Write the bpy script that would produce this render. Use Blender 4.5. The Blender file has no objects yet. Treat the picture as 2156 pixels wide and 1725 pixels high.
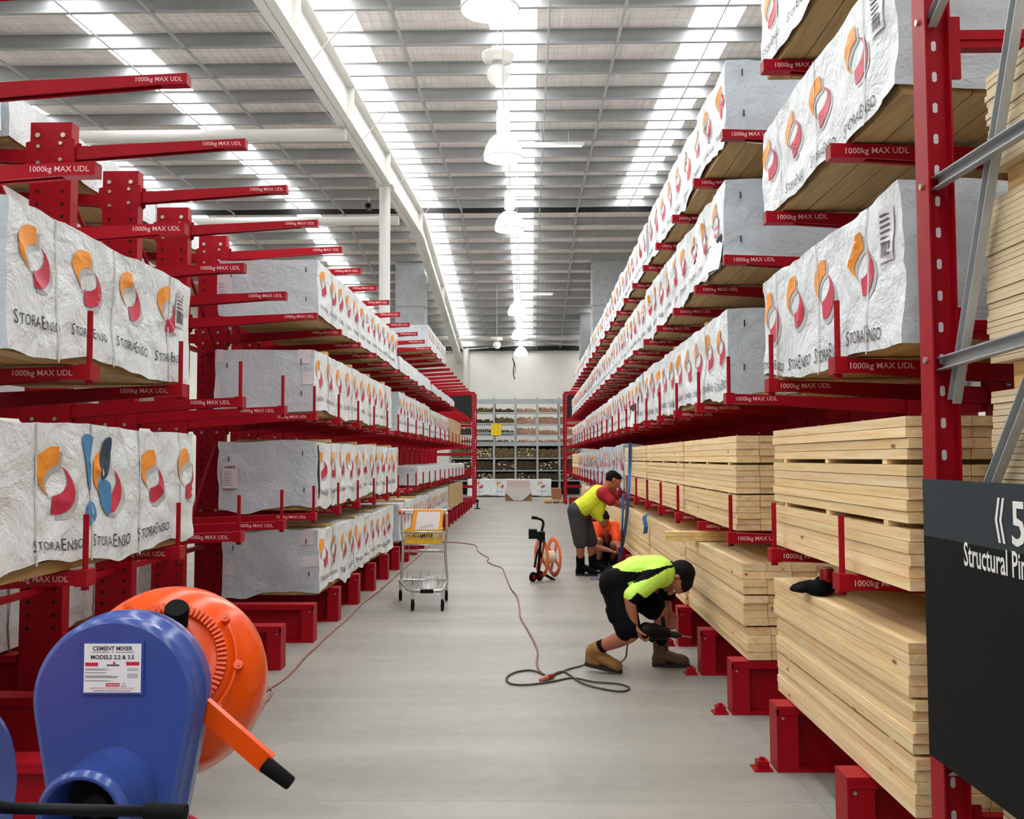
import bpy, math, random
from mathutils import Vector, Matrix, noise
random.seed(7)
SC = bpy.context.scene
COL = SC.collection
PI = math.pi
# ------------------------------------------------------------------ camera
F_PX, PITCH, YAW, ROLL = 2000.0, .0516, .0190, -.0030
cy, sy = math.cos(YAW), math.sin(YAW)
FW = Vector((-sy*math.cos(PITCH), cy*math.cos(PITCH), math.sin(PITCH)))
RT = Vector((cy, sy, 0)); UP = RT.cross(FW)
R2 = RT*math.cos(ROLL)+UP*math.sin(ROLL); U2 = UP*math.cos(ROLL)-RT*math.sin(ROLL)
EYE = Vector((0, 0, 1.6))
cam = bpy.data.cameras.new('camera'); camo = bpy.data.objects.new('camera', cam); COL.objects.link(camo)
cam.sensor_fit = 'HORIZONTAL'; cam.sensor_width = 36; cam.lens = F_PX/2156*36; cam.clip_end = 300; cam.clip_start = .05
m = Matrix((R2, U2, -FW)).transposed().to_4x4(); m.translation = EYE; camo.matrix_world = m
SC.camera = camo
def P(x, y, X=None, Y=None, Z=None):
    """photo pixel -> world point on the plane X=, Y= or Z="""
    d = FW+R2*((x-1078)/F_PX)-U2*((y-862.5)/F_PX)
    t = X/d.x if X is not None else Y/d.y if Y is not None else (Z-1.6)/d.z
    return EYE+d*t
# ------------------------------------------------------------------ world, exposure
vs = SC.view_settings
vs.view_transform = 'Standard'; vs.look = 'None'; vs.gamma = 1; vs.use_curve_mapping = False; vs.exposure = 0.0
W = bpy.data.worlds.new('world'); SC.world = W; W.use_nodes = True
W.node_tree.nodes['Background'].inputs[0].default_value = (.93, .96, 1, 1)
W.node_tree.nodes['Background'].inputs[1].default_value = .35
SKY_E, LAMP_E = 9.8, 27
SC.cycles.use_adaptive_sampling = True; SC.cycles.adaptive_threshold = .025
SC.cycles.max_bounces = 6; SC.cycles.diffuse_bounces = 4; SC.cycles.glossy_bounces = 2
SC.cycles.transmission_bounces = 2; SC.cycles.transparent_max_bounces = 6
SC.cycles.caustics_reflective = False; SC.cycles.caustics_refractive = False
SC.cycles.sample_clamp_indirect = 4
SC.cycles.use_denoising = True
# ------------------------------------------------------------------ materials
def lin(c): return tuple(((v/255)/12.92 if v/255 <= .04045 else ((v/255+.055)/1.055)**2.4) for v in c)
MATS = {}
def mat(name, c, rough=.5, metal=0, emit=0, spec=.5, bump=None, var=None, two=False):
    if name in MATS: return MATS[name]
    M = bpy.data.materials.new(name); M.use_nodes = True; nt = M.node_tree; b = nt.nodes['Principled BSDF']
    L = lin(c); b.inputs['Base Color'].default_value = (*L, 1)
    b.inputs['Roughness'].default_value = rough; b.inputs['Metallic'].default_value = metal
    b.inputs['Specular IOR Level'].default_value = spec
    if emit: b.inputs['Emission Color'].default_value = (*L, 1); b.inputs['Emission Strength'].default_value = emit
    tc = nt.nodes.new('ShaderNodeTexCoord')
    def N(t, **k):
        n = nt.nodes.new(t)
        for a, v in k.items(): n.inputs[a].default_value = v
        return n
    if var:   # (scale, amount[, stretch])
        mp = N('ShaderNodeMapping'); mp.inputs['Scale'].default_value = var[2] if len(var) > 2 else (1, 1, 1)
        nt.links.new(tc.outputs['Object'], mp.inputs[0])
        n = N('ShaderNodeTexNoise', Scale=var[0], Detail=4.0, Roughness=.6); nt.links.new(mp.outputs[0], n.inputs['Vector'])
        r = N('ShaderNodeMapRange'); r.inputs['From Min'].default_value = .3; r.inputs['From Max'].default_value = .7
        r.inputs['To Min'].default_value = 1-var[1]; r.inputs['To Max'].default_value = 1+var[1]*.4
        nt.links.new(n.outputs['Fac'], r.inputs['Value'])
        h = N('ShaderNodeHueSaturation'); h.inputs['Color'].default_value = (*L, 1); nt.links.new(r.outputs[0], h.inputs['Value'])
        nt.links.new(h.outputs[0], b.inputs['Base Color'])
    if bump:  # (scale, strength, distance)
        n = N('ShaderNodeTexNoise', Scale=bump[0], Detail=6.0, Roughness=.6, Distortion=bump[3] if len(bump) > 3 else 0.)
        nt.links.new(tc.outputs['Object'], n.inputs['Vector'])
        bp = N('ShaderNodeBump', Strength=bump[1], Distance=bump[2]); nt.links.new(n.outputs['Fac'], bp.inputs['Height'])
        nt.links.new(bp.outputs[0], b.inputs['Normal'])
    MATS[name] = M
    return M
RED = mat('red_powdercoat', (158, 2, 24), .48, spec=.2, var=(3, .12))
REDD = mat('red_letter_ground', (140, 8, 26), .45)
HOLE = mat('punched_hole', (12, 6, 6), .9)
LETTER = mat('pale_lettering', (232, 178, 178), .6)
BOLT = mat('zinc_bolt', (190, 186, 170), .35, .8)
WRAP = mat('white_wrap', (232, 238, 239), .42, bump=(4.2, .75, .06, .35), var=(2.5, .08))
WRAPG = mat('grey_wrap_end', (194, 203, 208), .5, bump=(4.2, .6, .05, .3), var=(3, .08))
ORG = mat('print_orange', (243, 150, 36), .5); CRIM = mat('print_crimson', (200, 30, 66), .5)
SHAD = mat('print_grey', (186, 186, 186), .5); INK = mat('print_black', (52, 50, 52), .6)
BLUEP = mat('blue_spray', (70, 130, 176), .7); DARKP = mat('dark_spray', (36, 60, 82), .7)
TAPE = mat('white_tape_slot_light', (214, 208, 212), .35); CORD = mat('strap_grey', (120, 120, 118), .5); CORDW = mat('strap_white', (212, 210, 204), .5)
KRAFT = mat('kraft_wrap', (196, 164, 116), .6, bump=(6, .3, .04))
UNDER = mat('rough_timber', (176, 142, 88), .7, var=(6, .28, (4, .35, 4)))
BEAR = mat('bearer_pine', (208, 172, 112), .65, var=(5, .2, (4, .6, 4)))
GALV = mat('galvanised', (178, 182, 184), .42, .2, var=(5, .14))
GALVD = mat('purlin_galv', (170, 171, 170), .5, .15, var=(2.5, .1))
WHITEP = mat('white_paint', (222, 220, 214), .4)
BLACK = mat('black_plastic', (9, 9, 10), .5, spec=.18); RUB = mat('black_rubber', (11, 11, 11), .75, spec=.15)
CHROME = mat('chrome_wire', (205, 208, 206), .22, .85)
# pine boards: colour per board comes from a mesh attribute
def pine_mat():
    M = bpy.data.materials.new('pine_boards'); M.use_nodes = True; nt = M.node_tree; b = nt.nodes['Principled BSDF']
    b.inputs['Roughness'].default_value = .62
    at = nt.nodes.new('ShaderNodeAttribute'); at.attribute_name = 'tone'
    tc = nt.nodes.new('ShaderNodeTexCoord'); mp = nt.nodes.new('ShaderNodeMapping'); mp.inputs['Scale'].default_value = (9, .8, 26)
    nt.links.new(tc.outputs['Object'], mp.inputs[0])
    n = nt.nodes.new('ShaderNodeTexNoise'); n.inputs['Scale'].default_value = 2.2; n.inputs['Detail'].default_value = 5; n.inputs['Distortion'].default_value = .7
    nt.links.new(mp.outputs[0], n.inputs['Vector'])
    r = nt.nodes.new('ShaderNodeValToRGB'); e = r.color_ramp.elements
    e[0].position = .3; e[0].color = (*lin((232, 192, 136)), 1); e[1].position = .68; e[1].color = (*lin((250, 228, 182)), 1)
    nt.links.new(n.outputs['Fac'], r.inputs[0])
    # knots
    v = nt.nodes.new('ShaderNodeTexVoronoi'); v.inputs['Scale'].default_value = 1.0; mp2 = nt.nodes.new('ShaderNodeMapping'); mp2.inputs['Scale'].default_value = (7, 3.2, 9)
    nt.links.new(tc.outputs['Object'], mp2.inputs[0]); nt.links.new(mp2.outputs[0], v.inputs['Vector'])
    k = nt.nodes.new('ShaderNodeMapRange'); k.inputs['From Min'].default_value = .05; k.inputs['From Max'].default_value = .11; nt.links.new(v.outputs['Distance'], k.inputs['Value'])
    mk = nt.nodes.new('ShaderNodeMixRGB'); mk.inputs[1].default_value = (*lin((150, 92, 46)), 1); nt.links.new(k.outputs[0], mk.inputs[0]); nt.links.new(r.outputs[0], mk.inputs[2])
    mx = nt.nodes.new('ShaderNodeMixRGB'); mx.blend_type = 'MULTIPLY'; mx.inputs[0].default_value = 1
    nt.links.new(mk.outputs[0], mx.inputs[1]); nt.links.new(at.outputs['Color'], mx.inputs[2]); nt.links.new(mx.outputs[0], b.inputs['Base Color'])
    return M
PINE = pine_mat()
# concrete floor with joints and faint streaks
def floor_mat():
    M = bpy.data.materials.new('polished_concrete'); M.use_nodes = True; nt = M.node_tree; b = nt.nodes['Principled BSDF']
    tc = nt.nodes.new('ShaderNodeTexCoord')
    def noise_(sc, scale, d):
        mp = nt.nodes.new('ShaderNodeMapping'); mp.inputs['Scale'].default_value = sc; nt.links.new(tc.outputs['Object'], mp.inputs[0])
        n = nt.nodes.new('ShaderNodeTexNoise'); n.inputs['Scale'].default_value = scale; n.inputs['Detail'].default_value = d; nt.links.new(mp.outputs[0], n.inputs['Vector']); return n
    a = noise_((.35, 1.6, 1), 1.1, 6); c = noise_((1, 1, 1), 9, 5)
    mx = nt.nodes.new('ShaderNodeMath'); mx.operation = 'MULTIPLY_ADD'; mx.inputs[1].default_value = .3; nt.links.new(c.outputs['Fac'], mx.inputs[0]); nt.links.new(a.outputs['Fac'], mx.inputs[2])
    r = nt.nodes.new('ShaderNodeValToRGB'); e = r.color_ramp.elements
    e[0].position = .42; e[0].color = (*lin((130, 128, 121)), 1); e[1].position = .85; e[1].color = (*lin((158, 155, 146)), 1)
    nt.links.new(mx.outputs[0], r.inputs[0])
    sp = nt.nodes.new('ShaderNodeSeparateXYZ'); nt.links.new(tc.outputs['Object'], sp.inputs[0])
    def joint(out, off, period, w):
        s = nt.nodes.new('ShaderNodeMath'); s.operation = 'SUBTRACT'; s.inputs[1].default_value = off; nt.links.new(out, s.inputs[0])
        q = nt.nodes.new('ShaderNodeMath'); q.operation = 'PINGPONG'; q.inputs[1].default_value = period; nt.links.new(s.outputs[0], q.inputs[0])
        g = nt.nodes.new('ShaderNodeMath'); g.operation = 'LESS_THAN'; g.inputs[1].default_value = w; nt.links.new(q.outputs[0], g.inputs[0]); return g
    j1 = joint(sp.outputs['Y'], 4.53, 3.1, .006); j2 = joint(sp.outputs['X'], 1.33, 3.1, .004)
    jm = nt.nodes.new('ShaderNodeMath'); jm.operation = 'MAXIMUM'; nt.links.new(j1.outputs[0], jm.inputs[0]); nt.links.new(j2.outputs[0], jm.inputs[1])
    js = nt.nodes.new('ShaderNodeMath'); js.operation = 'MULTIPLY'; js.inputs[1].default_value = .3; nt.links.new(jm.outputs[0], js.inputs[0])
    mk = nt.nodes.new('ShaderNodeMixRGB'); mk.inputs[2].default_value = (.12, .12, .11, 1); nt.links.new(js.outputs[0], mk.inputs[0]); nt.links.new(r.outputs[0], mk.inputs[1])
    nt.links.new(mk.outputs[0], b.inputs['Base Color'])
    b.inputs['Roughness'].default_value = .42; b.inputs['Specular IOR Level'].default_value = .35
    return M
# roof sheet seen from below: foil blanket held by wire mesh
def roof_mat():
    M = bpy.data.materials.new('foil_blanket_and_mesh'); M.use_nodes = True; nt = M.node_tree; b = nt.nodes['Principled BSDF']
    tc = nt.nodes.new('ShaderNodeTexCoord'); sp = nt.nodes.new('ShaderNodeSeparateXYZ'); nt.links.new(tc.outputs['Object'], sp.inputs[0])
    def line(out, half, w):
        q = nt.nodes.new('ShaderNodeMath'); q.operation = 'PINGPONG'; q.inputs[1].default_value = half; nt.links.new(out, q.inputs[0])
        g = nt.nodes.new('ShaderNodeMath'); g.operation = 'LESS_THAN'; g.inputs[1].default_value = w; nt.links.new(q.outputs[0], g.inputs[0]); return g
    a = line(sp.outputs['X'], .085, .0045); c = line(sp.outputs['Y'], .15, .007)
    mm = nt.nodes.new('ShaderNodeMath'); mm.operation = 'MAXIMUM'; nt.links.new(a.outputs[0], mm.inputs[0]); nt.links.new(c.outputs[0], mm.inputs[1])
    ms = nt.nodes.new('ShaderNodeMath'); ms.operation = 'MULTIPLY'; ms.inputs[1].default_value = .45; nt.links.new(mm.outputs[0], ms.inputs[0])
    n = nt.nodes.new('ShaderNodeTexNoise'); n.inputs['Scale'].default_value = 2.5; n.inputs['Detail'].default_value = 3; nt.links.new(tc.outputs['Object'], n.inputs['Vector'])
    r = nt.nodes.new('ShaderNodeValToRGB'); e = r.color_ramp.elements
    e[0].position = .3; e[0].color = (*lin((232, 224, 219)), 1); e[1].position = .75; e[1].color = (*lin((250, 243, 238)), 1); nt.links.new(n.outputs['Fac'], r.inputs[0])
    mk = nt.nodes.new('ShaderNodeMixRGB'); mk.inputs[2].default_value = (.16, .15, .14, 1); nt.links.new(ms.outputs[0], mk.inputs[0]); nt.links.new(r.outputs[0], mk.inputs[1])
    nt.links.new(mk.outputs[0], b.inputs['Base Color']); b.inputs['Roughness'].default_value = .45
    w = nt.nodes.new('ShaderNodeTexWave'); w.inputs['Scale'].default_value = 1.9; nt.links.new(tc.outputs['Object'], w.inputs['Vector'])
    bp = nt.nodes.new('ShaderNodeBump'); bp.inputs['Strength'].default_value = .25; bp.inputs['Distance'].default_value = .05
    nt.links.new(w.outputs['Fac'], bp.inputs['Height']); nt.links.new(bp.outputs[0], b.inputs['Normal'])
    return M
# ------------------------------------------------------------------ mesh helpers
_T = {}
def text2d(s, size, bold=0.0):
    k = (s, round(size, 4), bold)
    if k not in _T:
        cu = bpy.data.curves.new('lettering', 'FONT'); cu.body = s; cu.size = size; cu.resolution_u = 2; cu.offset = bold*size
        ob = bpy.data.objects.new('lettering', cu); me = ob.to_mesh()
        vs_ = [(v.co.x, v.co.y) for v in me.vertices]; fs = [tuple(p.vertices) for p in me.polygons]
        ob.to_mesh_clear(); bpy.data.objects.remove(ob); bpy.data.curves.remove(cu)
        xs = [v[0] for v in vs_] or [0]
        _T[k] = (vs_, fs, min(xs), max(xs))
    return _T[k]
def V(*a): return Vector(a)
def catmull(pts, n=6, closed=False):
    pts = [Vector(p) for p in pts]; out = []; L = len(pts)
    for i in range(L if closed else L-1):
        if closed: a, b, c, d = pts[i-1], pts[i], pts[(i+1) % L], pts[(i+2) % L]
        else: a, b, c, d = pts[max(i-1, 0)], pts[i], pts[i+1], pts[min(i+2, L-1)]
        for k in range(n):
            t = k/n
            out.append(.5*((2*b)+(c-a)*t+(2*a-5*b+4*c-d)*t*t+(3*b-a-3*c+d)*t**3))
    if not closed: out.append(pts[-1])
    return out
class MB:
    def __init__(s): s.v = []; s.f = []; s.m = []; s.sm = []; s.tone = None
    def add(s, vs_, fs, m=0, smooth=False):
        o = len(s.v); s.v += [Vector(v) for v in vs_]
        for f in fs: s.f.append([o+i for i in f]); s.m.append(m); s.sm.append(smooth)
        return o
    def box(s, x0, x1, y0, y1, z0, z1, m=0):
        s.add([(x, y, z) for x in (x0, x1) for y in (y0, y1) for z in (z0, z1)],
              [(0, 1, 3, 2), (4, 6, 7, 5), (0, 4, 5, 1), (2, 3, 7, 6), (0, 2, 6, 4), (1, 5, 7, 3)], m); return s
    def beam(s, a, b, w, h, m=0, up=(0, 0, 1)):
        a, b = Vector(a), Vector(b); d = (b-a).normalized(); u = Vector(up)
        if abs(d.dot(u)) > .95: u = V(1, 0, 0)
        x = d.cross(u).normalized(); y = x.cross(d); q = []
        for p in (a, b):
            for i, j in ((-1, -1), (1, -1), (1, 1), (-1, 1)): q.append(p+x*(i*w/2)+y*(j*h/2))
        s.add(q, [(0, 1, 2, 3), (7, 6, 5, 4), (0, 4, 5, 1), (1, 5, 6, 2), (2, 6, 7, 3), (3, 7, 4, 0)], m); return s
    def lathe(s, prof, p0, axis, seg=24, m=0, ref=(0, 0, 1), smooth=True, cap=True):
        """prof: list of (t along axis, radius)"""
        a = Vector(axis).normalized(); u = Vector(ref)
        if abs(a.dot(u)) > .9: u = V(1, 0, 0)
        x = (u-a*a.dot(u)).normalized(); y = a.cross(x); p0 = Vector(p0); vs_ = []; fs = []
        for t, r in prof:
            for k in range(seg): vs_.append(p0+a*t+(x*math.cos(2*PI*k/seg)+y*math.sin(2*PI*k/seg))*r)
        for i in range(len(prof)-1):
            for k in range(seg): fs.append((i*seg+k, i*seg+(k+1) % seg, (i+1)*seg+(k+1) % seg, (i+1)*seg+k))
        s.add(vs_, fs, m, smooth)
        if cap:
            for i, rev in ((0, True), (len(prof)-1, False)):
                if prof[i][1] > 1e-5:
                    r = [vs_[i*seg+k] for k in range(seg)]; s.add(r, [tuple(range(seg))[::-1] if rev else tuple(range(seg))], m)
        return s
    def cyl(s, a, b, r, seg=12, m=0, r2=None, smooth=True, cap=True):
        a, b = Vector(a), Vector(b); d = b-a
        return s.lathe([(0, r), (d.length, r if r2 is None else r2)], a, d, seg, m, smooth=smooth, cap=cap)
    def tube(s, pts, r, seg=8, m=0, closed=False):
        pts = [Vector(p) for p in pts]; n = len(pts); vs_ = []; fs = []; prev = None
        for i, p in enumerate(pts):
            d = (pts[(i+1) % n]-pts[i-1]) if closed else (pts[min(i+1, n-1)]-pts[max(i-1, 0)])
            d = d.normalized()
            if prev is None:
                u = V(0, 0, 1) if abs(d.z) < .9 else V(1, 0, 0); x = (u-d*d.dot(u)).normalized()
            else: x = (prev-d*d.dot(prev)).normalized()
            prev = x; y = d.cross(x); rr = r[i] if isinstance(r, (list, tuple)) else r
            for k in range(seg): vs_.append(p+(x*math.cos(2*PI*k/seg)+y*math.sin(2*PI*k/seg))*rr)
        for i in range(n if closed else n-1):
            j = (i+1) % n
            for k in range(seg): fs.append((i*seg+k, i*seg+(k+1) % seg, j*seg+(k+1) % seg, j*seg+k))
        if not closed: fs += [tuple(range(seg))[::-1], tuple((n-1)*seg+k for k in range(seg))]
        s.add(vs_, fs, m, True); return s
    def ball(s, c, r, m=0, seg=14, rings=9, sc=(1, 1, 1), rot=None):
        c = Vector(c); vs_ = []; fs = []
        for i in range(rings+1):
            th = PI*i/rings
            for k in range(seg):
                p = V(math.sin(th)*math.cos(2*PI*k/seg)*sc[0], math.sin(th)*math.sin(2*PI*k/seg)*sc[1], math.cos(th)*sc[2])*r
                vs_.append(c+(rot @ p if rot else p))
        for i in range(rings):
            for k in range(seg): fs.append((i*seg+k, (i+1)*seg+k, (i+1)*seg+(k+1) % seg, i*seg+(k+1) % seg))
        s.add(vs_, fs, m, True); return s
    def cone(s, a, b, r0, r1, m=0, seg=12):
        """capsule with two radii"""
        a, b = Vector(a), Vector(b); d = b-a; L = d.length
        if L < 1e-6: return s.ball(a, r0, m)
        pr = [(-r0*math.cos(t), r0*math.sin(t)+1e-5) for t in (0, .4, .8, 1.2, PI/2)]+[(L+r1*math.sin(t), r1*math.cos(t)+1e-5) for t in (0, .4, .8, 1.2, PI/2)]
        return s.lathe(pr, a, d, seg, m, cap=False)
    def prism(s, poly, y0, y1, m=0, axis='y'):
        """poly in the plane across axis"""
        n = len(poly)
        def q(p, t): return (p[0], t, p[1]) if axis == 'y' else (t, p[0], p[1]) if axis == 'x' else (p[0], p[1], t)
        s.add([q(p, y0) for p in poly]+[q(p, y1) for p in poly],
              [tuple(range(n)), tuple(range(n, 2*n))[::-1]]+[(i, n+i, n+(i+1) % n, (i+1) % n) for i in range(n)], m); return s
    def flat(s, pts2, faces, o, u, v, m=0, fn=None, sc=1.0):
        o, u, v = Vector(o), Vector(u), Vector(v); q = [o+u*(p[0]*sc)+v*(p[1]*sc) for p in pts2]
        if fn: q = [fn(p) for p in q]
        s.add(q, faces, m); return s
    def text(s, t, size, o, u, v, m=0, align='l', fn=None, bold=0.0):
        a, f, x0, x1 = text2d(t, size, bold); dx = -x0 if align == 'l' else -(x0+x1)/2 if align == 'c' else -x1
        return s.flat([(p[0]+dx, p[1]) for p in a], f, o, u, v, m, fn)
    def mesh(s, name, mats, origin=(0, 0, 0), fix=True):
        me = bpy.data.meshes.new(name); o = Vector(origin)
        me.from_pydata([v-o for v in s.v], [], s.f)
        for M in (mats if isinstance(mats, (list, tuple)) else [mats]): me.materials.append(M)
        me.polygons.foreach_set('material_index', s.m); me.polygons.foreach_set('use_smooth', s.sm)
        if s.tone:
            at = me.attributes.new('tone', 'FLOAT_COLOR', 'FACE'); at.data.foreach_set('color', [c for t in s.tone for c in t])
        me.update(); return me
    def build(s, name, mats, parent=None, origin=None):
        o = Vector((0, 0, 0)); q = parent
        if parent is not None:
            while q is not None: o += q.location; q = q.parent
        elif origin is not None: o = Vector(origin)
        ob = bpy.data.objects.new(name, s.mesh(name, mats, o)); COL.objects.link(ob)
        if parent is not None: ob.parent = parent
        else: ob.location = o
        return ob
def tag(o, label=None, cat=None, group=None, kind=None):
    if label: o['label'] = label
    if cat: o['category'] = cat
    if group: o['group'] = group
    if kind: o['kind'] = kind
    return o
def thing(name, label, cat, loc, group=None):
    o = bpy.data.objects.new(name, None); COL.objects.link(o); o.location = loc; o.empty_display_size = .1
    return tag(o, label, cat, group)
def inst(name, me, loc, parent):
    o = bpy.data.objects.new(name, me); COL.objects.link(o); o.parent = parent
    w = Vector((0, 0, 0)); q = parent
    while q is not None: w += q.location; q = q.parent
    o.location = Vector(loc)-w; return o
def copy_tree(o, parent=None):
    c = o.copy(); COL.objects.link(c)
    if parent is not None: c.parent = parent
    for ch in [x for x in bpy.data.objects if x.parent == o]: copy_tree(ch, c)
    return c
# ================================================================== THE BUILDING
def struct(name, mb, mats): return tag(mb.build(name, mats), kind='structure')
RIDGE, WALL_Y = 28.6, 46.0
def zp(y):   # purlin soffit
    return 9.18-.055*(RIDGE-y) if y <= RIDGE else 9.18-.129*(y-RIDGE)
def zr(y): return zp(y)+.25
b = MB(); b.box(-14, 8.2, -14, WALL_Y+.2, -.2, 0); struct('floor', b, floor_mat())
WALLM = mat('wall_panel', (244, 242, 231), .7, var=(1.2, .05))
b = MB(); b.box(-14, 8.2, WALL_Y, WALL_Y+.2, 0, 7.6); struct('wall_back', b, WALLM)
b = MB(); b.box(-14.2, -14, -14, WALL_Y+.2, 0, 10); struct('wall_left', b, WALLM)
b = MB(); b.box(8.0, 8.2, -14, WALL_Y+.2, 0, 10); struct('wall_right', b, WALLM)
STRIPS = [(-11.0, -10.2), (-7.34, -6.6), (-3.56, -2.75), (-.64, .14), (2.63, 3.42)]
# blanket between the rooflight strips
b = MB(); xs = [-14.0]+[x for st in STRIPS for x in st]+[8.0]
ys = [-14.0, RIDGE, WALL_Y]
for i in range(0, len(xs), 2):
    for y0, y1 in zip(ys, ys[1:]):
        x0, x1 = xs[i], xs[i+1]
        b.add([(x0, y0, zr(y0)), (x1, y0, zr(y0)), (x1, y1, zr(y1)), (x0, y1, zr(y1)), (x0, y0, zr(y0)+.1), (x1, y0, zr(y0)+.1), (x1, y1, zr(y1)+.1), (x0, y1, zr(y1)+.1)],
              [(0, 3, 2, 1), (4, 5, 6, 7), (0, 1, 5, 4), (2, 3, 7, 6), (1, 2, 6, 5), (0, 4, 7, 3)])
struct('ceiling', b, roof_mat())
GLOW = mat('translucent_rooflight', (250, 252, 255), .5, emit=SKY_E)
for i, (x0, x1) in enumerate(STRIPS):
    b = MB()
    for y0, y1 in zip(ys, ys[1:]):
        if i == 4 and y0 >= RIDGE: y0 = 38.5
        z0, z1 = zr(y0)+.03, zr(y1)+.03
        b.add([(x0, y0, z0), (x1, y0, z0), (x1, y1, z1), (x0, y1, z1), (x0, y0, z0+.03), (x1, y0, z0+.03), (x1, y1, z1+.03), (x0, y1, z1+.03)],
              [(0, 3, 2, 1), (4, 5, 6, 7), (0, 1, 5, 4), (2, 3, 7, 6), (1, 2, 6, 5), (0, 4, 7, 3)])
    struct('window_%d' % (i+1), b, GLOW)
# blanket over the closed part of the right-hand strip
b = MB(); x0, x1 = STRIPS[4]; y0, y1 = RIDGE, 38.5
b.add([(x0, y0, zr(y0)), (x1, y0, zr(y0)), (x1, y1, zr(y1)), (x0, y1, zr(y1))], [(0, 3, 2, 1)]); struct('ceiling_infill', b, MATS.get('foil') or bpy.data.materials['foil_blanket_and_mesh'])
# dark strip painted in for the shaded gap along the ridge
b = MB(); b.box(-14, 8, RIDGE+.36, RIDGE+.40, zp(RIDGE)+.0, zr(RIDGE)-.06)
struct('trim_2', b, mat('dark_ridge', (40, 40, 40), .8))
b = MB(); b.box(-14, 8, WALL_Y-.12, WALL_Y-.001, zp(WALL_Y)-.1, zp(WALL_Y)+.12); struct('trim_3', b, mat('dark_ridge', (40, 40, 40), .8))
# purlins: one C section per line, lips towards the camera
def purlin(y):
    b = MB(); z0, z1 = zp(y), zp(y)+.248; w = .07
    b.box(-14, 8, y+w-.006, y+w, z0, z1); b.box(-14, 8, y-.0, y+w, z0, z0+.006); b.box(-14, 8, y, y+w, z1-.006, z1); b.box(-14, 8, y-.004, y+.002, z0, z0+.028)
    return struct('purlin', b, GALVD)
PUR = [13.94+1.43*i for i in range(-18, 10)]+[28.24]
PUR += [29.9+1.1*i for i in range(15)]
for y in PUR: purlin(y)
# bridging rods tying the purlins together
b = MB()
for x in (-9.1, -5.72, -2.07, 1.46, 5.0):
    for y0, y1 in ((-13.5, RIDGE), (RIDGE, WALL_Y-.2)):
        b.beam((x, y0, zp(y0)-.005), (x, y1, zp(y1)-.005), .05, .03)
    for y in PUR: b.box(x-.05, x+.05, y-.02, y+.05, zp(y)-.03, zp(y)+.02)
struct('bridging', b, GALVD)
b = MB()
for x in (.32,):
    b.beam((x, 4.5, zp(4.5)-.03), (x, RIDGE, zp(RIDGE)-.03), .03, .03); b.beam((x, RIDGE, zp(RIDGE)-.03), (x, WALL_Y-.2, zp(WALL_Y)-.03), .03, .03)
for x in (-6.97, 2.98):
    b.tube([(x, 4.5, zp(4.5)+.0), (x, RIDGE, zp(RIDGE))], .012, 6)
struct('conduit', b, GALVD)
# white rafter (I section) on its column, with fly braces to the purlins
RX = -3.38
def rafter():
    b = MB()
    for y0, y1 in ((-13.5, RIDGE), (RIDGE, WALL_Y-.1)):
        za, zb = zp(y0), zp(y1)
        for dz0, dz1, w in ((-.80, -.78, .28), (-.03, -.006, .28), (-.80, -.01, .014)):
            x0, x1 = RX-w/2, RX+w/2
            b.add([(x0, y0, za+dz0), (x1, y0, za+dz0), (x1, y1, zb+dz0), (x0, y1, zb+dz0), (x0, y0, za+dz1), (x1, y0, za+dz1), (x1, y1, zb+dz1), (x0, y1, zb+dz1)],
                  [(0, 3, 2, 1), (4, 5, 6, 7), (0, 1, 5, 4), (2, 3, 7, 6), (1, 2, 6, 5), (0, 4, 7, 3)])
    for y in (13.2, 17.3, 21.9, RIDGE, 36):
        b.box(RX-.13, RX+.13, y-.006, y+.006, zp(y)-.785, zp(y)-.02)
    b.box(RX-.16, RX+.16, RIDGE-.35, RIDGE+.35, zp(RIDGE)-.86, zp(RIDGE)-.79)
    return b
struct('rafter', rafter(), WHITEP)
b = MB()
for y in PUR[12::3]:
    for s in (-1, 1):
        b.beam((RX+s*.12, y+.03, zp(y)-.76), (RX+s*.78, y+.03, zp(y)-.005), .04, .006)
struct('fly_brace', b, WHITEP)
b = MB(); CYc = 21.91
b.cyl((RX, CYc, .01), (RX, CYc, zp(CYc)-.82), .13, 20); b.box(RX-.2, RX+.2, CYc-.2, CYc+.2, zp(CYc)-.84, zp(CYc)-.801); b.box(RX-.22, RX+.22, CYc-.22, CYc+.22, 0, .02)
struct('column', b, WHITEP)
b = MB(); b.cyl((-3.1, WALL_Y-.18, 0), (-3.1, WALL_Y-.18, zp(WALL_Y)-.05), .14, 16); struct('column', b, WHITEP)
for y, z, x1 in ((17.3, 7.62, RX-.02), (24.4, 7.80, RX-.02), (43.6, 7.15, 8.0)):
    b = MB(); b.cyl((-14, y, z), (x1, y, z), .115, 20); struct('tie_tube', b, WHITEP)
# roof bracing rods near the end wall
b = MB()
for a, c in (((-3.2, 44.6, 6.75), (1.0, 44.3, 7.0)), ((1.0, 44.3, 7.0), (4.4, 44.6, 6.7)), ((-1.2, 44.0, 7.1), (.6, 44.2, 6.9)), ((-6, 44.6, 6.9), (-3.3, 44.6, 6.6))): b.tube([a, c], .018, 6)
struct('bracing_rod', b, WHITEP)
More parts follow.
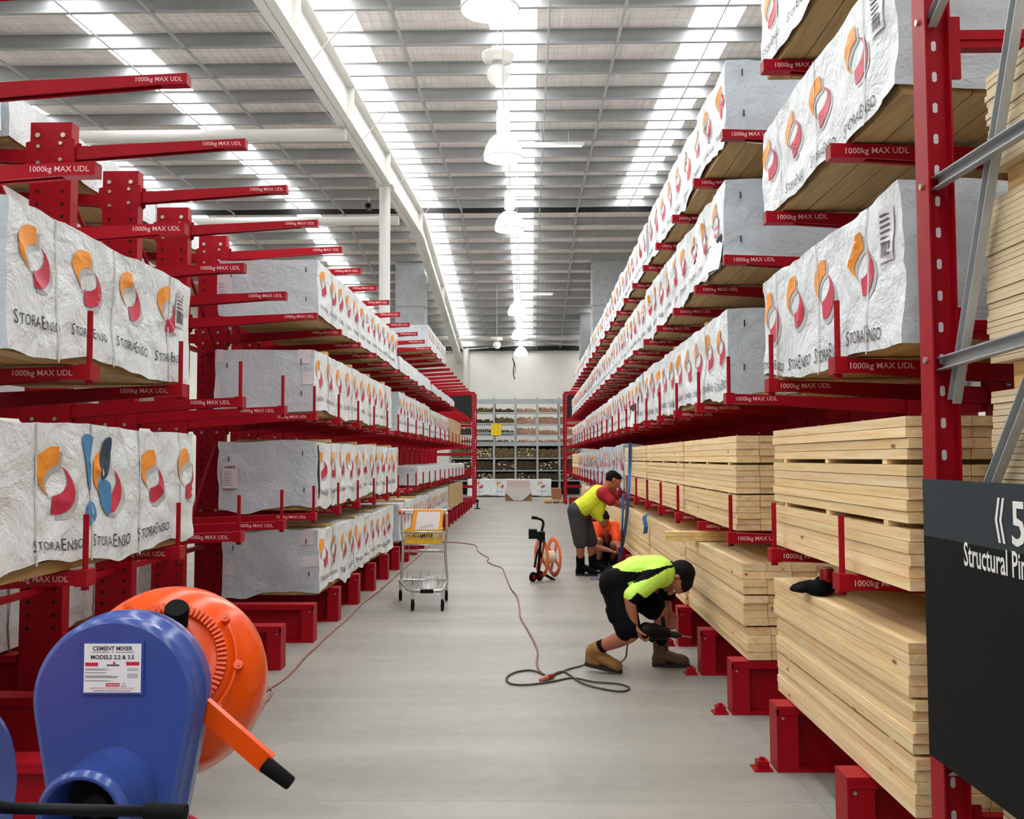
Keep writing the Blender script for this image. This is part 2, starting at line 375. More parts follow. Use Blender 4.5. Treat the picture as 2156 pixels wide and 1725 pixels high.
# ---- galvanised air ducts dropping from the roof
def duct(x0, x1, y0, y1, z0, z1, steps, label):
    t = thing('air_duct', label, 'duct', ((x0+x1)/2, (y0+y1)/2, z0), 'galvanised ducts')
    b = MB(); zs = [z0]+steps+[z1]
    for a, c in zip(zs, zs[1:]): b.box(x0, x1, y0, y1, a+.012, c-.012)
    b.build('duct_casing', GALV, t)
    f = MB()
    for z in zs: f.box(x0-.03, x1+.03, y0-.03, y1+.03, z-.012, z+.012)
    f.build('flange', GALV, t); return t
duct(-4.75, -3.72, 33.3, 34.3, 4.6, zr(34.4)-.02, [5.9, 7.0], 'tall square galvanised duct beside the white column above the left rack')
duct(2.22, 3.45, 33.3, 34.4, 4.6, zr(34.4)-.02, [5.9, 7.0], 'square galvanised duct hanging above the right rack')
duct(2.15, 3.4, 40.0, 41.2, 4.5, zr(41.2)-.02, [5.9], 'short far galvanised duct below the last rooflight on the right')
# ---- pendant lamps
DOME = mat('lit_dome', (255, 253, 248), .3, emit=LAMP_E); LHOUS = mat('lamp_housing', (238, 238, 236), .4)
def dome_lamp(y, label, z=5.45, x=-.33):
    t = thing('high_bay_lamp', label, 'lamp', (x, y, z+.3), 'dome pendant lamps over the aisle')
    b = MB(); pr = [(0, .25), (.05, .247), (.14, .225), (.22, .18), (.28, .12), (.305, .07), (.30, .06), (.26, .115), (.2, .17), (.13, .215), (.05, .238), (.004, .243)]
    b.lathe(pr, (x, y, z), (0, 0, 1), 32, cap=False); d = b.build('dome', DOME, t)
    b = MB(); b.lathe([(-.012, .246), (-.012, .256), (.012, .254), (.012, .246), (-.012, .246)], (x, y, z), (0, 0, 1), 32, cap=False); b.build('rim', LHOUS, d)
    b = MB(); b.cyl((x, y, z+.3), (x, y, z+.36), .05, 16); b.box(x-.085, x+.085, y-.085, y+.085, z+.36, z+.6)
    for i in range(6): b.box(x-.08+i*.03, x-.07+i*.03, y-.095, y+.095, z+.38, z+.58)
    b.build('ballast_housing', LHOUS, t)
    b = MB(); zt = zr(y)+.05; b.cyl((x, y, z+.6), (x, y, zt), .008, 8); b.build('suspension_rod', GALV, t)
    b = MB(); b.ball((x, y, z+.17), .05, seg=12, rings=8, sc=(1, 1, 1.6)); b.build('bulb', mat('bulb_lit', (255, 252, 240), .3, emit=6), t)
    return t
for y, l in ((7.95, 'dome pendant lamp cut off by the top edge, nearest the camera'), (12.0, 'large white dome pendant lamp just below the ball speaker'),
             (15.8, 'dome pendant lamp with clear rim hanging in line with the dark ridge'), (25.2, 'dome lamp in front of the far centre rooflight, upper of the three far ones'),
             (30.3, 'dome lamp, middle of the three far ones above the back wall'), (35.3, 'lowest dome lamp, seen against the cream back wall')): dome_lamp(y, l)
def ball_speaker(x, y, z, r, label, zt):
    t = thing('ball_speaker', label, 'speaker', (x, y, z), 'pendant ball speakers')
    b = MB(); b.ball((x, y, z), r, seg=28, rings=16); b.build('sphere', WHITEP, t)
    b = MB(); b.lathe([(0, r*.7), (.02, r*1.35), (.09, r*1.52), (.11, r*1.5), (.10, r*.5)], (x, y, z+r*1.15), (0, 0, 1), 28); b.build('top_disc', WHITEP, t)
    b = MB()
    for k in range(3): b.cyl((x+.5*r*math.cos(k*2.1+.6), y+.5*r*math.sin(k*2.1+.6), z+r*.7), (x+.5*r*math.cos(k*2.1+.6), y+.5*r*math.sin(k*2.1+.6), z+r*1.3), .008, 8)
    b.cyl((x, y, z+r*1.2), (x, y, zt), .006, 6); b.build('hanger', WHITEP, t)
ball_speaker(-.415, 12.5, 6.75, .145, 'white ball speaker with disc above the large near dome lamp', zp(12.5)+.26)
ball_speaker(-1.25, 36.0, 5.92, .15, 'small far ball speaker hanging left of the lowest lamps', zp(36)+.26)
def batten(x, y, z, label):
    t = thing('batten_light', label, 'light', (x, y, z), 'fluorescent battens')
    b = MB(); b.box(x-.62, x+.62, y-.04, y+.04, z, z+.06); b.build('body', LHOUS, t)
    b = MB(); b.cyl((x-.58, y, z-.02), (x+.58, y, z-.02), .016, 10); b.build('tube', mat('tube_lit', (255, 255, 250), .3, emit=1.5), t)
    b = MB()
    for s in (-.3, .3): b.cyl((x+s, y, z+.06), (x+s, y, zp(y)+.26), .006, 6)
    b.build('hanger', GALV, t)
batten(.55, 20.0, 8.28, 'fluorescent batten right of the centre rooflight, near the big dome lamp')
batten(.25, 34.5, 7.6, 'small far fluorescent batten right of the far dome lamps')
t = thing('hanging_cable', 'short dark cable end hanging against the cream back wall', 'cable', (-.62, 36, 4.6))
b = MB(); b.tube(catmull([(-.66, 36, 5.42), (-.60, 36, 5.2), (-.63, 36, 4.9), (-.58, 36, 4.6)], 5), .02, 6); b.tube(catmull([(-.66, 36, 5.42), (-.56, 36, 5.15), (-.56, 36, 4.85)], 5), .012, 6)
b.tube([(-.66, 36, 5.42), (-.66, 36, zr(36)+.05)], .004, 5); b.build('cable', BLACK, t)
t = thing('security_camera', 'dark round camera fixed under the roof left of the white column', 'camera', P(775, 433, Y=26.5))
c = P(775, 433, Y=26.5); b = MB(); b.cyl(c, c+V(0, .25, .02), .10, 16); b.build('body', mat('dark_grey', (70, 70, 72), .5), t)
b = MB(); b.cyl(c+V(0, -.012, 0), c+V(0, .0, 0), .06, 16); b.build('lens', BLACK, t)
b = MB(); b.cyl(c+V(0, .12, .08), V(c.x, c.y+.12, zp(26.5)), .02, 8); b.build('bracket', GALV, t)
# ================================================================== CANTILEVER RACKS
XL, XR = -1.898, 1.252
STEP = 1.08; YL0, YR0 = 4.09, 3.94; NB = 26
ZA, ZB, ZC, ZD, ZF = 3.745, 2.905, 2.01, 1.125, .33
CWL, CWR = (-3.34, -3.06), (2.41, 2.69)       # column flanges in X
def arm_mesh(L, sgn, name):
    """arm reaching from the column (sgn: direction of the tip) ; origin at the top of the tip"""
    b = MB(); w = .07; th = .006
    top0, top1 = 0.0, -.045           # tip, root heights of the top face
    def side(y0, y1):
        b.prism([(0, top0), (0, -.062), (-sgn*.16, -.064), (-sgn*L, top1-.09), (-sgn*L, top1)], y0, y1)
    side(-w/2, -w/2+th); side(w/2-th, w/2)
    b.prism([(0, top0), (-sgn*L, top1), (-sgn*L, top1-th), (0, top0-th)], -w/2+.001, w/2-.001)
    b.prism([(0, top0-.001), (0, -.0619), (-sgn*th, -.0619), (-sgn*th, top0-.001)], -w/2+.0005, w/2-.0005)
    b.prism([(-sgn*.002, -.056), (-sgn*.15, -.058), (-sgn*.15, -.064), (-sgn*.002, -.062)], -w/2+.001, w/2-.001)
    for s in (-1, 1): b.prism([(-sgn*.15, -.062), (-sgn*L, top1-.089), (-sgn*L, top1-.083), (-sgn*.15, -.056)], s*.033-.009*s-.006, s*.033-.009*s+.006)
    # root plates that lap over the column, with their bolts
    for s in (-1, 1):
        y = s*(w/2+.012); poly = [(-sgn*(L-.02), .0), (-sgn*(L+.09), .03), (-sgn*(L+.15), -.03), (-sgn*(L+.13), -.18), (-sgn*(L+.03), -.19), (-sgn*(L-.02), -.15)]
        b.prism(poly, y-.004, y+.004)
        for z in (-.03, -.14): b.cyl((-sgn*(L+.07), y-.018, z), (-sgn*(L+.07), y+.018, z), .013, 8, 1)
    return b.mesh(name, [RED, BOLT])
def lettering(sgn, stop=0):
    b = MB(); o = V(-.285-.055*stop, -.0367, -.046) if sgn > 0 else V(.06, -.0367, -.046)
    return b.text('1000kg MAX UDL', .0355, o, (1, 0, 0), (0, 0, 1), 0, 'l', None, .012).mesh('load_lettering', LETTER)
def stake_mesh(sgn):
    b = MB(); x = -sgn*.022
    b.cyl((x, 0, -.07), (x, 0, .24), .0125, 10); b.box(x-.026, x+.026, -.045, .045, -.066, .004); b.cyl((x, 0, -.085), (x, 0, -.066), .018, 6)
    return b.mesh('end_stop', RED)
def column_mesh(H, name):
    b = MB(); x = .14; y = .05
    b.box(-x, x, -y, -y+.008, 0, H); b.box(-x, x, y-.008, y, 0, H)
    b.box(-x, -x+.008, -y+.008, y-.008, 0, H); b.box(x-.008, x, -y+.008, y-.008, 0, H); b.box(-x+.006, x-.006, -y+.006, y-.006, H-.006, H-.001)
    z = .5
    while z < H-.3:
        for s in (-1, 1):
            b.add([V(s*.085+.0125*math.cos(a*PI/5), -y-.0008, z+.0125*math.sin(a*PI/5)) for a in range(10)], [tuple(range(10))], 1)
        z += .085
    for z in (H-.25, H-.62, .9, 1.6, 2.4):
        b.add([V(.005*math.cos(a*PI/4), -y-.0008, z+.005*math.sin(a*PI/4)) for a in range(8)], [tuple(range(8))], 1)
    for s in (-1, 1): b.cyl((s*.085, -y-.014, H-.09), (s*.085, -y, H-.09), .017, 8, 2)
    return b.mesh(name, [RED, HOLE, BOLT])
def base_mesh(L, sgn, name):
    """I-section foot reaching towards the aisle; origin on the floor at its aisle end"""
    b = MB(); w = .075; H = ZF
    def bx(x0, x1, y0, y1, z0, z1): b.box(min(-sgn*x0, -sgn*x1), max(-sgn*x0, -sgn*x1), y0, y1, z0, z1)
    bx(.0, L, -w, w, H-.016, H); bx(0, L, -w, w, .0, .016); bx(.10, L, -.006, .006, .016, H-.016)
    bx(.0, .012, -w, w, .016, H-.016); bx(.012, .11, -w+.004, -w+.014, .016, H-.016); bx(.012, .11, w-.014, w-.004, .016, H-.016)
    bx(.0, L, -w, -w+.012, H-.045, H-.017)
    b.cyl((-sgn*.03, -w-.006, H-.06), (-sgn*.03, -w, H-.06), .008, 6, 1)
    return b.mesh(name, [RED, BOLT])
def rack(side):
    L = side == 'L'; sgn = 1 if L else -1; xt = XL if L else XR; y0 = YL0 if L else YR0; cw = CWL if L else CWR
    xc = sum(cw)/2; Lr = (xt-cw[1]) if L else (cw[0]-xt)
    t = thing('cantilever_rack', 'long red cantilever timber rack on the %s side of the aisle' % ('left' if L else 'right'), 'rack', (xc, 18, 0), 'red cantilever racks')
    am = arm_mesh(Lr, sgn, 'arm'); lm = lettering(sgn); lms = lettering(sgn, 1); sm = stake_mesh(sgn); cm = column_mesh(3.86, 'column'); bm_ = base_mesh(abs(xt-xc)-.13, sgn, 'base')
    for k in range(NB):
        y = y0+k*STEP
        inst('column', cm, (xc, y, 0.001), t); inst('base', bm_, (xt, y, 0.001), t)
        for z, st in ((ZA if L else ZA-.02, 0), (ZB, 0), (ZC, 1), (ZD, 1)):
            a = inst('arm', am, (xt, y, z), t)
            if k < 16: inst('load_lettering', lms if st else lm, (xt, y, z), a)
            if st and not (not L and z == ZD and k in (3,)): inst('end_stop', sm, (xt, y, z), a)
    if L:
        am2 = arm_mesh(1.15, -1, 'arm'); 
        for k in range(0, 6):
            for z in (ZA-.02, ZB, ZC, ZD): inst('rear_arm', am2, (-4.5, y0+k*STEP, z), t)
        bm2 = base_mesh(1.15, -1, 'base')
        for k in range(0, 5): inst('rear_base', bm2, (-4.5, y0+k*STEP, .001), t)
    else:
        am2 = arm_mesh(1.15, 1, 'arm')
        for k in (0, 2, 4, 5, 7, 9, 10, 12, 15):  # rear arms added to carry the unseen light-blocking packs
            for z in (ZB, ZC, ZD): inst('rear_arm', am2, (3.85, y0+k*STEP, z), t)
    # bracing between neighbouring columns, on their aisle-side flange
    y1 = y0+STEP; ya, yb = y0+.05, y1-.05; rm = []
    for z in (.75, 2.65): rb = MB(); rb.box(xc-.02, xc+.02, ya, yb, z-.02, z+.02); rm.append(rb.mesh('brace', RED))
    dm = []
    for z0, z1 in ((.75, 1.75), (3.45, 2.65)):
        d = MB(); d.cyl((xc+.06, ya, z0), (xc+.06, yb, z1), .016, 8); d.box(xc+.03, xc+.09, ya-.002, ya+.004, z0-.06, z0+.06); dm.append(d.mesh('diagonal_brace', RED))
    for k in range(NB-1):
        if k < 12:
            for q in rm:
                o = bpy.data.objects.new('brace', q); COL.objects.link(o); o.parent = t; o.location = V(0, k*STEP, 0)-t.location
        if k < 6:
            for q in dm:
                o = bpy.data.objects.new('diagonal_brace', q); COL.objects.link(o); o.parent = t; o.location = V(0, k*STEP, 0)-t.location
    if not L:   # floor anchors in front of the nearest feet
        ab = MB(); ab.box(-.05, .045, -.05, .05, 0, .008); ab.box(-.03, .03, -.03, .03, .008, .045); ab.cyl((0, 0, .045), (0, 0, .06), .014, 6)
        me = ab.mesh('floor_anchor', RED)
        for k in range(1, 5): inst('floor_anchor', me, (xt-.065, y0+k*STEP-.02, .001), t)
    return t
RACKL = rack('L'); RACKR = rack('R')
# ---- red end frames closing both racks at the far end
def end_frame(x, sgn, label):
    t = thing('rack_end_frame', label, 'rack frame', (x, 33.4, 0), 'red end frames')
    def post(y):
        b = MB(); b.box(x-.05, x+.05, y-.04, y+.04, 0, 3.95)
        for i in range(38): b.box(x-.008, x+.008, y-.0415, y-.0395, .15+i*.1, .18+i*.1, 1)
        b.build('upright', [RED, LETTER], t)
    post(33.4); post(34.5)
    for z in (3.9, 2.95, 2.75, 2.0, 1.75, 1.15, .62): 
        b = MB(); xa, xb = sorted((x-sgn*.05, x-sgn*1.7)); b.box(xa, xb, 33.38, 33.43, z-.05, z+.05); b.build('beam', RED, t)
    b = MB(); xa, xb = sorted((x-sgn*.06, x-sgn*1.7)); b.box(xa, xb, 33.44, 33.47, 2.98, 3.84); b.build('void_shade_panel', mat('void_shade', (20, 20, 22), .7), t)  # dark panel standing in for the shaded void behind the frame
    for z0, z1 in ((.3, 1.3), (1.3, 2.3), (2.3, 3.3)):
        b = MB(); b.beam((x, 33.44, z0), (x, 34.46, z1), .03, .03); b.build('brace', GALV, t)
    b = MB(); xe = x-sgn*1.7; b.box(xe-.05, xe+.05, 33.36, 33.44, 0, 3.95); b.build('upright', RED, t)
end_frame(-1.99, 1, 'red slotted end frame where the left rack finishes, far down the aisle')
end_frame(1.24, -1, 'red slotted end frame where the right rack finishes, far down the aisle')

# ================================================================== WRAPPED TIMBER PACKS
FL, FR = -1.978, 1.332        # aisle faces of the packs
ORANGE_P = [(-.036, -.052), (-.083, -.034), (-.122, .003), (-.137, .056), (-.111, .092), (-.052, .120), (.012, .120), (.022, .055), (-.030, .046), (-.062, .030), (-.088, .003), (-.071, -.032)]
RED_P = [(-a, -b) for a, b in ORANGE_P]
def resample(q, k):
    L = [0.0]
    for a, c in zip(q, q[1:]): L.append(L[-1]+(c-a).length)
    out = []; j = 0
    for i in range(k):
        t = L[-1]*i/(k-1)
        while j < len(q)-2 and L[j+1] < t: j += 1
        d = L[j+1]-L[j]; out.append(q[j].lerp(q[j+1], min(1, (t-L[j])/d) if d > 0 else 0))
    return out
def crescent(poly, k=12):
    """smooth outline as a ladder of quads between its outer and inner curves"""
    out = resample(catmull([(p[0], p[1], 0) for p in poly[:7]], 5), k)
    inn = resample(catmull([(p[0], p[1], 0) for p in [poly[0]]+poly[:6:-1]], 5), k)
    pts = []; fs = []
    for a, c in zip(out, inn):
        for j in range(4): p = a.lerp(c, j/3); pts.append((p.x, p.y))
    for i in range(k-1):
        for j in range(3): fs.append((i*4+j, (i+1)*4+j, (i+1)*4+j+1, i*4+j+1))
    return pts, fs
CR_O = crescent(ORANGE_P); CR_R = crescent(RED_P)
def logo_word(mb, o, u, v, m, fn, sc=1.0):
    x = 0
    for s, size in (('S', .073), ('TORA', .058), ('E', .073), ('NSO', .058)):
        a, f, x0, x1 = text2d(s, size*sc)
        mb.flat([(p[0]-x0+x, p[1]) for p in a], f, o, u, v, m, fn); x += x1-x0+.010*sc
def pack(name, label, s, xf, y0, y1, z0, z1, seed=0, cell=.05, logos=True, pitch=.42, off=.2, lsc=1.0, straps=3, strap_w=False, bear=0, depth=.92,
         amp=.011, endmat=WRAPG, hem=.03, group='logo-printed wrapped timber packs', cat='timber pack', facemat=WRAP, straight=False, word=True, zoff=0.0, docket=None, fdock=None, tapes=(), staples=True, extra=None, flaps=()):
    """s: +1 = face looks towards +X (left rack), -1 = face looks towards -X (right rack)"""
    if xf in (FL, FR): y0 *= 1.0145; y1 *= 1.0145
    xb = xf-s*depth; t = thing(name, label, cat, ((xf+xb)/2, (y0+y1)/2, z0), group)
    sv = Vector((seed*3.7, seed*1.3, seed*7.1)); slabh = .05
    zs0 = z0+.02
    def dsp(p):
        n = noise.noise_vector(p*2.6+sv)*amp + noise.noise_vector(p*7+sv)*(amp*.45)
        r = 1-abs(noise.noise(Vector((p.y*2.2+p.z*1.7, p.z*2.4-p.y*.9, p.x))*1.6+sv)); n.x += s*(r**4)*amp*.9
        f = min(1, max(0, (p.z-zs0)/.18)); g = (1-f)
        n.z += g*(noise.noise(Vector((p.y*1.6, p.x*1.6, 0))+sv)*hem*1.5 + noise.noise(Vector((p.y*6, p.x*6, 3))+sv)*hem*.5 - .004)
        n.x += g*s*.008
        if s*n.x > .016 and abs(p.x-xf) < .02: n.x = s*.016
        q = p+n
        if g > 0:
            ka = (q.y-(YL0 if xf < 0 else YR0))/STEP; near = abs(ka-round(ka))*STEP < .12
            if near and q.z < z0+.006: q.z = z0+.006
        return q
    b = MB()
    ny = max(3, round((y1-y0)/cell)); nz = max(4, round((z1-zs0)/cell)); nx = max(3, round(depth/cell/1.5))
    def grid(fn, nu, nv, m):
        o = [dsp(fn(i/nu, j/nv)) for i in range(nu+1) for j in range(nv+1)]
        b.add(o, [(i*(nv+1)+j, (i+1)*(nv+1)+j, (i+1)*(nv+1)+j+1, i*(nv+1)+j+1) for i in range(nu) for j in range(nv)], m, True)
    fy = lambda u: y0+u*(y1-y0); fz = lambda v: zs0+v*(z1-zs0); fx = lambda u: xf-s*u*depth
    grid(lambda u, v: V(xf, fy(u), fz(v)), ny, nz, 0)
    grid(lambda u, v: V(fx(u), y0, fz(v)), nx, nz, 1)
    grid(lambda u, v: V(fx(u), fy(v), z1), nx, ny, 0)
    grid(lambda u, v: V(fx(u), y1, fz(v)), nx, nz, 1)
    grid(lambda u, v: V(xb, fy(u), fz(v)), ny, nz, 0)
    def fl(k): return lambda p: dsp(Vector((xf, p.y, p.z)))+V(s*k, 0, 0)
    U = V(0, s, 0); Z = V(0, 0, 1); h = z1-zs0
    rnd = random.Random(seed*17+3)
    if logos:
        c = y0+off; sc = lsc*min(1.0, h/.56); zc = z1-.205*sc+zoff
        while c < y1-.03:
            jz = rnd.uniform(-.012, .012)
            o = V(xf, c, zc+jz)
            def put(poly, k, m, du=0, dz=0):
                pts, fs = poly; q = [(p[0]*sc+du, p[1]*sc+dz) for p in pts]
                keep = [f for f in fs if all(y0 < c+s*q[i][0] < y1 for i in f)]
                if keep: b.flat(q, keep, o, U, Z, m, fl(k))
            put(CR_O, .0022, 4, .026*sc, -.02*sc); put(CR_R, .0022, 4, .026*sc, -.02*sc); put(CR_O, .0045, 2); put(CR_R, .0045, 3)
            if word and y0+.17 < c < y1-.17: logo_word(b, V(xf, c-s*.155*sc, zc-.265*sc), U, Z, 5, fl(.0045), sc)
            c += pitch
    if staples:
        for px, pz in ((.12, .82), (.12, .3), (.88, .75)):
            x = xf-s*depth*px; z = zs0+h*pz; p = dsp(V(x, y0, z)); b.box(p.x-.004, p.x+.004, y0-.022, y0-.012, p.z-.022, p.z+.022, 5)
    for px, pz, w, hh in tapes:
        x = xf-s*depth*px; z = zs0+h*pz
        q = [(i/4*w, j/3*hh) for i in range(5) for j in range(4)]; fs = [(i*4+j, (i+1)*4+j, (i+1)*4+j+1, i*4+j+1) for i in range(4) for j in range(3)]
        b.flat(q, fs, (x-w/2, y0, z), (1, 0, 0), (0, .0, 1), 6, lambda p: dsp(p)+V(0, -.005, 0))
    if extra: extra(b, fl, xf, y0, z1, s)
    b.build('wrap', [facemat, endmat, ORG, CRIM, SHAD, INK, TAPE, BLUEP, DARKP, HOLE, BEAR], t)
    # timber visible underneath
    pb = MB(); n = 7
    xa, xc_ = sorted((xf-s*.012, xb+s*.012))
    for i in range(n):
        w = (xc_-xa)/n; pb.box(xa+i*w+.003, xa+(i+1)*w-.002, y0+.015, y1-.015, z0, z0+slabh+.004*rnd.random())
    pb.box(xa+.02, xc_-.02, y0+.03, y1-.03, z0+slabh+.006, z1-.03)
    pb.build('timber_base', UNDER, t)
    if straps:
        for i in range(straps):
            ys_ = y0+(i+.5)*(y1-y0)/straps + (rnd.uniform(-.06, .06) if not straight else 0)
            sb = MB(); w = .007; path = [V(xf, ys_, z0+.01+(h)*k/8) for k in range(9)]+[V(xf-s*depth*k/8, ys_, z1) for k in range(1, 9)]
            pts = []
            for j, p in enumerate(path):
                q = dsp(p); q += V(s*.006, 0, 0) if j <= 8 else V(0, 0, .006)
                if j == 8: q += V(0, 0, .006)
                pts += [q+V(0, -w, 0), q+V(0, w, 0)]
            sb.add(pts, [(2*j, 2*j+1, 2*j+3, 2*j+2) for j in range(len(path)-1)]); sb.build('strap', CORDW if strap_w else CORD, t)
            if bear:
                bb = MB(); xa2, xb2 = sorted((xf-s*.0, xb)); bb.box(xa2, xb2, ys_-.045, ys_+.045, z1+.004, z1+.004+bear); bb.build('bearer', BEAR, t)
    if fdock:
        d = MB(); hh = .36*h; w = .13; zt = z1-.06
        q = [(i/3, j/6) for i in range(4) for j in range(7)]; fs = [(i*7+j, (i+1)*7+j, (i+1)*7+j+1, i*7+j+1) for i in range(3) for j in range(6)]
        d.flat([(a*w, -c*hh) for a, c in q], fs, V(xf, fdock, zt), U, Z, 0, fl(.007))
        for i in range(6): d.flat([(.015, -.02-i*.02), (.045+.05*rnd.random(), -.02-i*.02), (.1, -.027-i*.02), (.015, -.027-i*.02)], [(0, 1, 2, 3)], V(xf, fdock, zt), U, Z, 1, fl(.009))
        for i in range(9): x_ = .02+i*.01; d.flat([(x_, -.62*hh), (x_+.004+.003*(i % 2), -.62*hh), (x_+.004+.003*(i % 2), -.9*hh), (x_, -.9*hh)], [(0, 1, 2, 3)], V(xf, fdock, zt), U, Z, 1, fl(.009))
        d.build('delivery_label', [TAPE, INK], t)
    for fy0, fw, fh, out in flaps:
        d = MB(); n_ = 6; q = []
        for i in range(n_+1):
            for j in range(n_+1):
                u_, v_ = i/n_, j/n_; q.append(V(xf+s*(.012+out*v_*v_*(.4+.6*u_)), fy0+u_*fw*(1-.35*v_), z0+fh-(fh*1.06)*v_)+noise.noise_vector(V(u_*3, v_*3, seed))*.012)
        d.add(q, [(i*(n_+1)+j, (i+1)*(n_+1)+j, (i+1)*(n_+1)+j+1, i*(n_+1)+j+1) for i in range(n_) for j in range(n_)], 0, True); d.build('loose_flap', WRAP, t)
        d = MB(); d.box(*sorted((xf+s*.018, xf+s*.011)), fy0+.03, fy0+fw-.02, z0+.03, z0+fh*.75); d.build('tear_shade', HOLE, t)  # dark sheet painted for the shaded gap under the flap
    if docket:
        d = MB(); x = xf-s*depth*docket[1]; z = zs0+h*.30; w, hh = .14, .24
        p = dsp(V(x, y0, z+.1)); yy = y0-.018
        d.box(x-w/2, x+w/2, yy-.001, yy+.001, z, z+hh); d.text(docket[0], .034, (x, yy-.002, z+hh-.055), (1, 0, 0), (0, 0, 1), 1, 'c', None, .03)
        for i in range(7): d.box(x-w*.4, x-w*.4+w*(.3+.35*rnd.random()), yy-.002, yy-.0015, z+.03+i*.02, z+.034+i*.02, 1)
        d.build('docket', [TAPE, INK], t)
    return t
e = .004
def spray(b, fl, xf, y0, z1, s):
    """blue spray mark on the near lower pack"""
    def blob(pts, m, k):
        q = catmull([(p[0], p[1], 0) for p in pts], 5, True); cx = sum(p.x for p in q)/len(q); cz = sum(p.y for p in q)/len(q)
        n = len(q); b.flat([(cx, cz)]+[(p.x, p.y) for p in q], [(0, 1+i, 1+(i+1) % n) for i in range(n)], V(xf, y0, z1), V(0, 1, 0), V(0, 0, 1), m, fl(k))
    blob([(.66, -.06), (.70, -.045), (.74, -.06), (.735, -.12), (.715, -.15), (.73, -.2), (.75, -.27), (.74, -.3), (.70, -.24), (.675, -.15)], 7, .0062)
    blob([(.68, -.36), (.72, -.33), (.77, -.35), (.775, -.40), (.73, -.435), (.69, -.42)], 7, .0062)
    blob([(.86, -.08), (.93, -.05), (.95, -.09), (.94, -.18), (.90, -.22), (.86, -.24), (.84, -.17)], 8, .0068)
    blob([(.83, -.26), (.88, -.24), (.935, -.26), (.945, -.34), (.93, -.40), (.87, -.37), (.84, -.32)], 7, .0064)
def torn(b, fl, xf, y0, z1, s):
    q = [(.0, -.02), (.10, -.03), (.085, -.15), (.12, -.25), (.07, -.36), (.09, -.45), (.02, -.55), (.0, -.50)]
    b.flat([(.05, -.28)]+q, [(0, 1+i, 1+(i+1) % 8) for i in range(8)], V(xf, y0+.03, z1), V(0, 1, 0), V(0, 0, 1), 9, fl(.006))
    b.flat([(.01, -.02), (.075, -.02), (.07, -.14), (.015, -.13)], [(0, 1, 2, 3)], V(xf, y0+.04, z1), V(0, 1, 0), V(0, 0, 1), 10, fl(.009))
pack('wrapped_timber_pack', 'white logo-printed timber pack nearest the camera on the left rack\'s middle arms', 1, FL, 3.46, 5.37, ZC+e, 2.605, 1, .04, off=.20, pitch=.46, straps=3, strap_w=True, amp=.014, fdock=5.20)
pack('wrapped_timber_pack', 'white logo-printed timber pack with blue spray mark, on the left rack\'s low arms', 1, FL, 3.44, 5.45, ZD+e, 1.75, 2, .04, off=.42, pitch=.50, lsc=1.16, straps=4, strap_w=True, amp=.016, extra=spray, hem=.05)
pack('wrapped_timber_pack', 'grey-ended wrapped pack on the left rack\'s upper arms beside the white column', 1, FL, 8.6, 13.85, ZB+e, 3.45, 3, .06, docket=('', .93), straps=4, amp=.016, word=True, off=.25)
pack('wrapped_timber_pack', 'low white wrapped pack on the left upper arms just behind the grey-ended one', 1, FL, 14.05, 18.5, ZB+e, 3.15, 4, .08, logos=False, straps=2)
pack('wrapped_timber_pack', 'low crumpled white pack at the far end of the left upper arms', 1, FL, 18.7, 24.2, ZB+e, 3.10, 5, .09, logos=False, straps=3, amp=.03)
pack('wrapped_timber_pack', 'white wrapped pack alone on the left rack\'s top arms, far down', 1, FL, 18.0, 21.8, ZA+e, 4.19, 6, .09, straps=2)
pack('wrapped_timber_pack', 'grey-ended wrapped pack with pale tape corners on the left middle arms', 1, FL, 8.5, 13.25, ZC+e, 2.605, 7, .06, straps=4, bear=.035, tapes=((.10, .78, .12, .13), (.06, .44, .10, .12), (.95, .80, .06, .12), (.97, .2, .05, .12)), off=.2, pitch=.46)
pack('wrapped_timber_pack', 'far wrapped pack on the left middle arms directly behind the tape-cornered one', 1, FL, 14.0, 18.3, ZC+e, 2.61, 8, .08, straps=3, bear=.03)
pack('wrapped_timber_pack', 'farther logo-printed pack on the left middle arms, ending at the brown pack', 1, FL, 18.45, 22.6, ZC+e, 2.58, 9, .1, straps=2)
pack('kraft_wrapped_pack', 'brown kraft-wrapped pack at the far end of the left middle arms', 1, FL, 22.9, 26.6, ZC+e, 2.60, 10, .12, logos=False, straps=1, facemat=KRAFT, endmat=KRAFT, group='brown kraft packs', staples=False)
pack('wrapped_timber_pack', 'grey-ended pack numbered 660855 with torn corner, on the left low arms', 1, FL, 8.62, 13.9, ZD+e, 1.76, 11, .05, straps=4, bear=.03, amp=.024, docket=('660855', .86), hem=.05, extra=torn, off=.25, pitch=.46, lsc=1.05)
pack('wrapped_timber_pack', 'thin white plastic-wrapped pack lying far away on the left low arms', 1, FL, 16.4, 28.0, ZD+e, 1.46, 12, .15, logos=False, straps=3, amp=.02)
pack('wrapped_timber_pack', 'grey-ended wrapped pack standing on the left floor feet beside the trolley', 1, FL, 8.75, 13.45, ZF+.006, .93, 13, .05, straps=4, bear=.03, amp=.024, tapes=((.12, .76, .14, .13), (.10, .42, .15, .10), (.93, .3, .09, .12)), hem=.06, off=.2, pitch=.46, lsc=1.05)
pack('wrapped_timber_pack', 'long logo-printed pack on the left floor feet behind the trolley', 1, FL, 14.1, 18.2, ZF+.006, .92, 14, .09, straps=3, bear=.03)
pack('wrapped_timber_pack', 'far logo-printed pack on the left floor feet touching the brown pack', 1, FL, 18.35, 22.6, ZF+.006, .93, 15, .1, straps=2, bear=.03)
pack('kraft_wrapped_pack', 'brown kraft-wrapped pack on the far left floor feet', 1, FL, 23.0, 27.4, ZF+.006, .95, 16, .12, logos=False, straps=2, facemat=KRAFT, endmat=KRAFT, group='brown kraft packs', staples=False)
